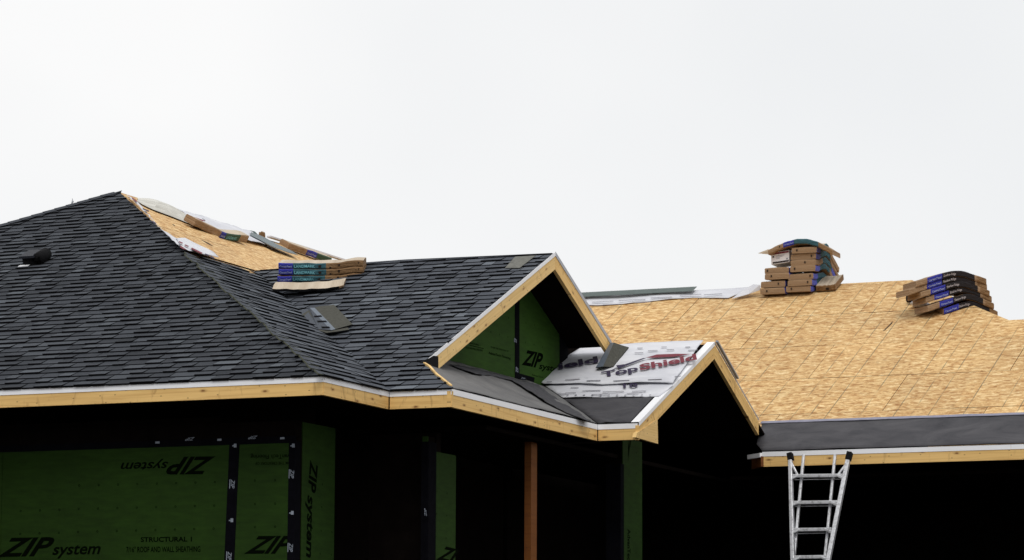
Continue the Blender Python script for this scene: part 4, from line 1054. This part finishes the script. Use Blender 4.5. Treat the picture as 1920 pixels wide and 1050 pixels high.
# right stack across the far hip
dh = Vector((1, 1, 0)).normalized(); sh_ = Vector((1, -1, 0)).normalized()
b0 = onp(1770, 590, R4, .01)
MR = (M_KRAFT, M_BLUE, M_BLACK, M_KRAFTP, M_KRAFTD)
info = [(1770, 589.5, 'lowest'), (1762, 577, 'second from bottom'), (1752, 563.5, 'third from bottom'), (1745, 553, 'fourth from bottom'), (1738, 543, 'third from top'), (1739, 532, 'topmost')]
for i, (x, y, nm) in enumerate(info):
    # keep every front face in one vertical plane through the lowest one
    nn = sh_; r = Vector(ray(x, y)); k = (b0.dot(nn)+.0+(.02 if i % 2 else 0))/r.dot(nn); p = r*k
    e0 = -.155 if i in (3, 4) else -.02
    lead = {0: .0, 1: .17, 2: .12, 3: .14, 4: .25, 5: .16}[i]        # bare paper before the blue label starts
    Ln = (.80, .92, .90, .94, 1.04, .94)[i]; p = p-dh*lead
    tc_ = ((1825, 1820, 1812, 1806, 1802, 1800)[i]-x)/137+lead; rd = .05+.012*i; sr_ = (.36, .34, .32, .30, .28, .27)[i]
    Ln = ((1873, 1866, 1862, 1858, 1853, 1852)[i]-x)/134+lead
    def zf(d):
        q_ = math.sqrt((d-tc_)**2+rd*rd)-rd; return -q_*(.345 if d < tc_ else sr_)
    zz = zf(lead)
    prof = tuple((k/16, zf(k/16*Ln)-zz) for k in range(17)); s_ = lead/Ln
    bundle('black labelled bundle bent over the far hip, %s of its stack' % nm, p, dh, -sh_, Ln, .33, .074, prof,
           ((0, s_, 0), (s_, s_+(1-s_)*.25, 1), (s_+(1-s_)*.25, s_+(1-s_)*.80, 2), (s_+(1-s_)*.84, 1, 4)) if i else ((0, .28, 1), (.28, .85, 2), (.85, 1, 4)), MR, topm=0,
           texts=(('CertainTeed', s_+.02, s_+(1-s_)*.23, .28, .6, M_LBL), ('Shadow Ridge', s_+(1-s_)*.27, s_+(1-s_)*.48, .3, .7, M_LBLG)), group='black labelled bundles on the far hip', crump=.006)
rp = onp(1711, 560, R4, .06)
o_ = empty('paper_roll', rp); tag(o_, 'small brown roll with black end caps left of the hip stack', 'roll')
tube('roll_body', [rp-X_*.02-Y_*.03, rp+X_*.10+Y_*.1], .05, M_KRAFT, o_, 14); tube('end_cap', [rp-X_*.045-Y_*.055, rp-X_*.02-Y_*.03], .055, M_RUB, o_, 14); tube('end_cap', [rp+X_*.10+Y_*.1, rp+X_*.15+Y_*.15], .055, M_RUB, o_, 14)
# white sack: lumpy flattened form
bm = bmesh.new(); bmesh.ops.create_icosphere(bm, subdivisions=3, radius=1)
cp = onp(1726, 571, R4, .035)
for v in bm.verts:
    c_ = v.co.copy(); k = 1+.25*noise.noise(c_*1.7+Vector((3, 1, 2)))
    v.co = cp+X_*c_.x*.115*k+Y_*c_.y*.12*k+n4*(c_.z*.042*k)+X_*c_.z*.02-Vector((0, 0, 1))*c_.x*.02
for f in bm.faces: f.smooth = True
me = bpy.data.meshes.new('plastic_sack'); bm.to_mesh(me); bm.free(); o_ = link(me, 'plastic_sack', None, [simple('white_plastic', (.62, .64, .70), .45, 0, .5, .06, 10)])
tag(o_, 'small white plastic sack tucked under the left end of the hip stack', 'sack')

# two loose shingles bent in the valley of the upper gable
n3 = nrm(R3)
def bent(label, pts, mats, th=.006, lift=.0, fm=None):
    """strip given by pairs of front/back px points along its length with heights"""
    vs, fs, fmm = [], [], []
    for (xf, yf, hf, xb, yb3, hb) in pts: vs += [onp(xf, yf, R3, hf+lift), onp(xb, yb3, R3, hb+lift)]
    k = len(vs); vs = vs+[v-n3*th for v in vs]; m = len(pts)
    for i in range(m-1):
        a = 2*i; fs += [(a, a+2, a+3, a+1), (a+k, a+1+k, a+3+k, a+2+k), (a, a+k, a+2+k, a+2), (a+1, a+3, a+3+k, a+1+k)]; fmm += [fm[i], len(mats)-1, len(mats)-1, len(mats)-1]
    fs += [(0, 1, 1+k, k), (k-2, 2*k-2, 2*k-1, k-1)]; fmm += [len(mats)-1]*2
    o = mesh('loose_shingle', vs, fs, mats, None, (X_, Y_, Vector()), fmm, cols=[.55]*len(fs))
    tag(o, label, 'shingle', 'loose shingles lying in the valley'); return o
bent('lower of two loose olive backed shingles lying in the valley', [(590, 617, .05, 565, 590, .06), (612, 624, .045, 585, 578, .04), (628, 622, .05, 600, 574, .035), (655, 618, .03, 622, 572, .03)], [M_OLIVE, M_SHE], .012, fm=[0, 0, 0])
o_ = bent('upper of two loose shingles in the valley, pale sealant strip across it', [(581, 604, .07, 560, 582, .045), (597, 617, .05, 577, 578.5, .04), (621, 619, .055, 581, 577, .06), (629, 617, .055, 590, 577, .06), (661, 608, .045, 626, 571, .03)], [M_SH3, M_SH3, M_SEAL, M_OLIVE, M_SHE], .010, fm=[0, 1, 2, 3])
for (xa, ya, xb2, yb4) in ((588, 592, 602, 591), (594, 601, 611, 601), (602, 612, 617, 612)):
    solid('dark_stripe', [onp(x, y, R3, .062) for x, y in ((xa, ya), (xb2, yb4), (xb2+2, yb4+2.2), (xa+2, ya+2.2))], n3, .002, [M_SHE], o_)  # dark stripes across the upper loose shingle
# pale strip near the apex and the bent flashing at the far foot
q = [onp(947, 502, R3, .024), onp(966, 481, R3, .024), onp(1004, 479, R3, .024), onp(974, 502, R3, .024)]
o_ = solid('loose_shingle_strip', q, n3, .006, [M_STARTER], None, uvp(R3)); tag(o_, 'pale grey strip laid over the ridge near the upper gable peak', 'shingle strip')
fv = [(1144, 643, .22, 1117, 689, .08), (1151, 642, .24, 1131, 687, .10), (1165, 647, .16, 1143, 688, .06), (1179, 651, .08, 1150, 687, .05)]
vs = []
for xa, ya, ha, xb, yb5, hb in fv: vs += [onp(xa, ya, G2, ha*.8), onp(xb, yb5, G2, hb)]
k = len(vs); vs += [v-nG*.008 for v in vs]; fs = []
for i in range(3): a = 2*i; fs += [(a, a+1, a+3, a+2), (a+k, a+2+k, a+3+k, a+1+k), (a, a+2, a+2+k, a+k), (a+1, a+1+k, a+3+k, a+3)]
fs += [(0, k, k+1, 1), (k-2, k-1, 2*k-1, 2*k-2)]
o_ = mesh('shingle_flap', vs, fs, [M_OLIVE, M_SHE, M_SEAL], None, 'auto', [2, 1, 1, 1, 0, 1, 1, 1, 0, 1, 1, 1, 1, 1]); tag(o_, 'grey shingle piece bent down below the far foot of the upper gable', 'shingle piece')

# ------------------------------------------------------------------ ladder
YL = 32.40
lad = empty('ladder', onY(1530, 1050, 31.9)); tag(lad, 'aluminium ladder with flared top leaning on the far eave', 'ladder')
def lp(x, y, back=0.):   # the ladder leans: lower points stand nearer to the viewer
    for _ in range(3):
        p = onY(x, y, YL+back) if _ == 0 else onY(x, y, YL+back-(2.92-p.z)*.26)
    return p
def bar2(name, a, b, wpx, dp, m=M_ALU, par=lad, back=0.):
    A, B = (lp(*a, back) if len(a) == 2 else Vector(a)), (lp(*b, back) if len(b) == 2 else Vector(b))
    d = (B-A).normalized(); sd = d.cross(Y_).normalized(); nn_ = d.cross(sd).normalized(); w_ = wpx*A.length/F/2
    pts = []
    for P_ in (A, B):
        for s1, s2 in ((-1, -1), (1, -1), (1, 1), (-1, 1)): pts.append(P_+sd*w_*s1+nn_*dp/2*s2)
    o = hexa(name, [pts[0], pts[1], pts[2], pts[3], pts[4], pts[5], pts[6], pts[7]], m, par)
    md = o.modifiers.new('bevel', 'BEVEL'); md.width = .006; md.segments = 2
    return o
def ext(a, b, z):
    A, B = lp(*a), lp(*b); t = (z-A.z)/(B.z-A.z); return A.lerp(B, t)
Lb, Rb = ext((1483, 930), (1486.5, 1050), 0.02), ext((1570, 950), (1553, 1050), .9)
bar2('rail', (1482, 862), (1486.5, 1050), 7, .06); bar2('rail', (1591, 858), (1553, 1050), 8, .06)
bar2('rail', tuple(lp(1486.5, 1050)), tuple(lp(1486.5, 1050)+Vector((.0, -.42, lp(1486.5, 1050).z*-1))), 7, .06)
bar2('rail', tuple(lp(1553, 1050)), tuple(lp(1553, 1050)+Vector((-.02, -.42, lp(1553, 1050).z*-1))), 8, .06)
bar2('inner_rail', (1507, 853), (1489, 1045), 5, .04, back=.06); bar2('inner_rail', (1566, 852), (1547, 1045), 5, .04, back=.06)
for i, (x0, x1, y) in enumerate(((1484, 1583, 892.5), (1485, 1571, 942.5), (1487, 1560, 993.5), (1489, 1552, 1045))):
    bar2('rung', (x0, y), (x1, y-1), 6.5, .045)
    bar2('rung_lip', (x0+5, y+7), (x1-6, y+6), 1.6, .02, M_ALU, back=.05)
    for xx, sg in ((x0, 1), (x1, -1)): bar2('rung_bracket', (xx, y+5), (xx+sg*13, y-1), 5, .05)
for k in range(1, 6):
    c0 = lp(1489, 1045); c1 = lp(1552, 1044); dv = Vector((0, -.078, -.30))*k
    if (c0+dv).z > .1: bar2('rung', tuple(c0+dv), tuple(c1+dv), 6.5, .045)
bar2('brace', (1484, 868), (1496, 892), 4, .02); bar2('brace', (1588, 868), (1570, 892), 4, .02)
bar2('rubber_cap', (1481, 850), (1483, 863), 10, .075, M_RUB); bar2('rubber_cap', (1594, 848), (1590, 863), 10, .075, M_RUB)
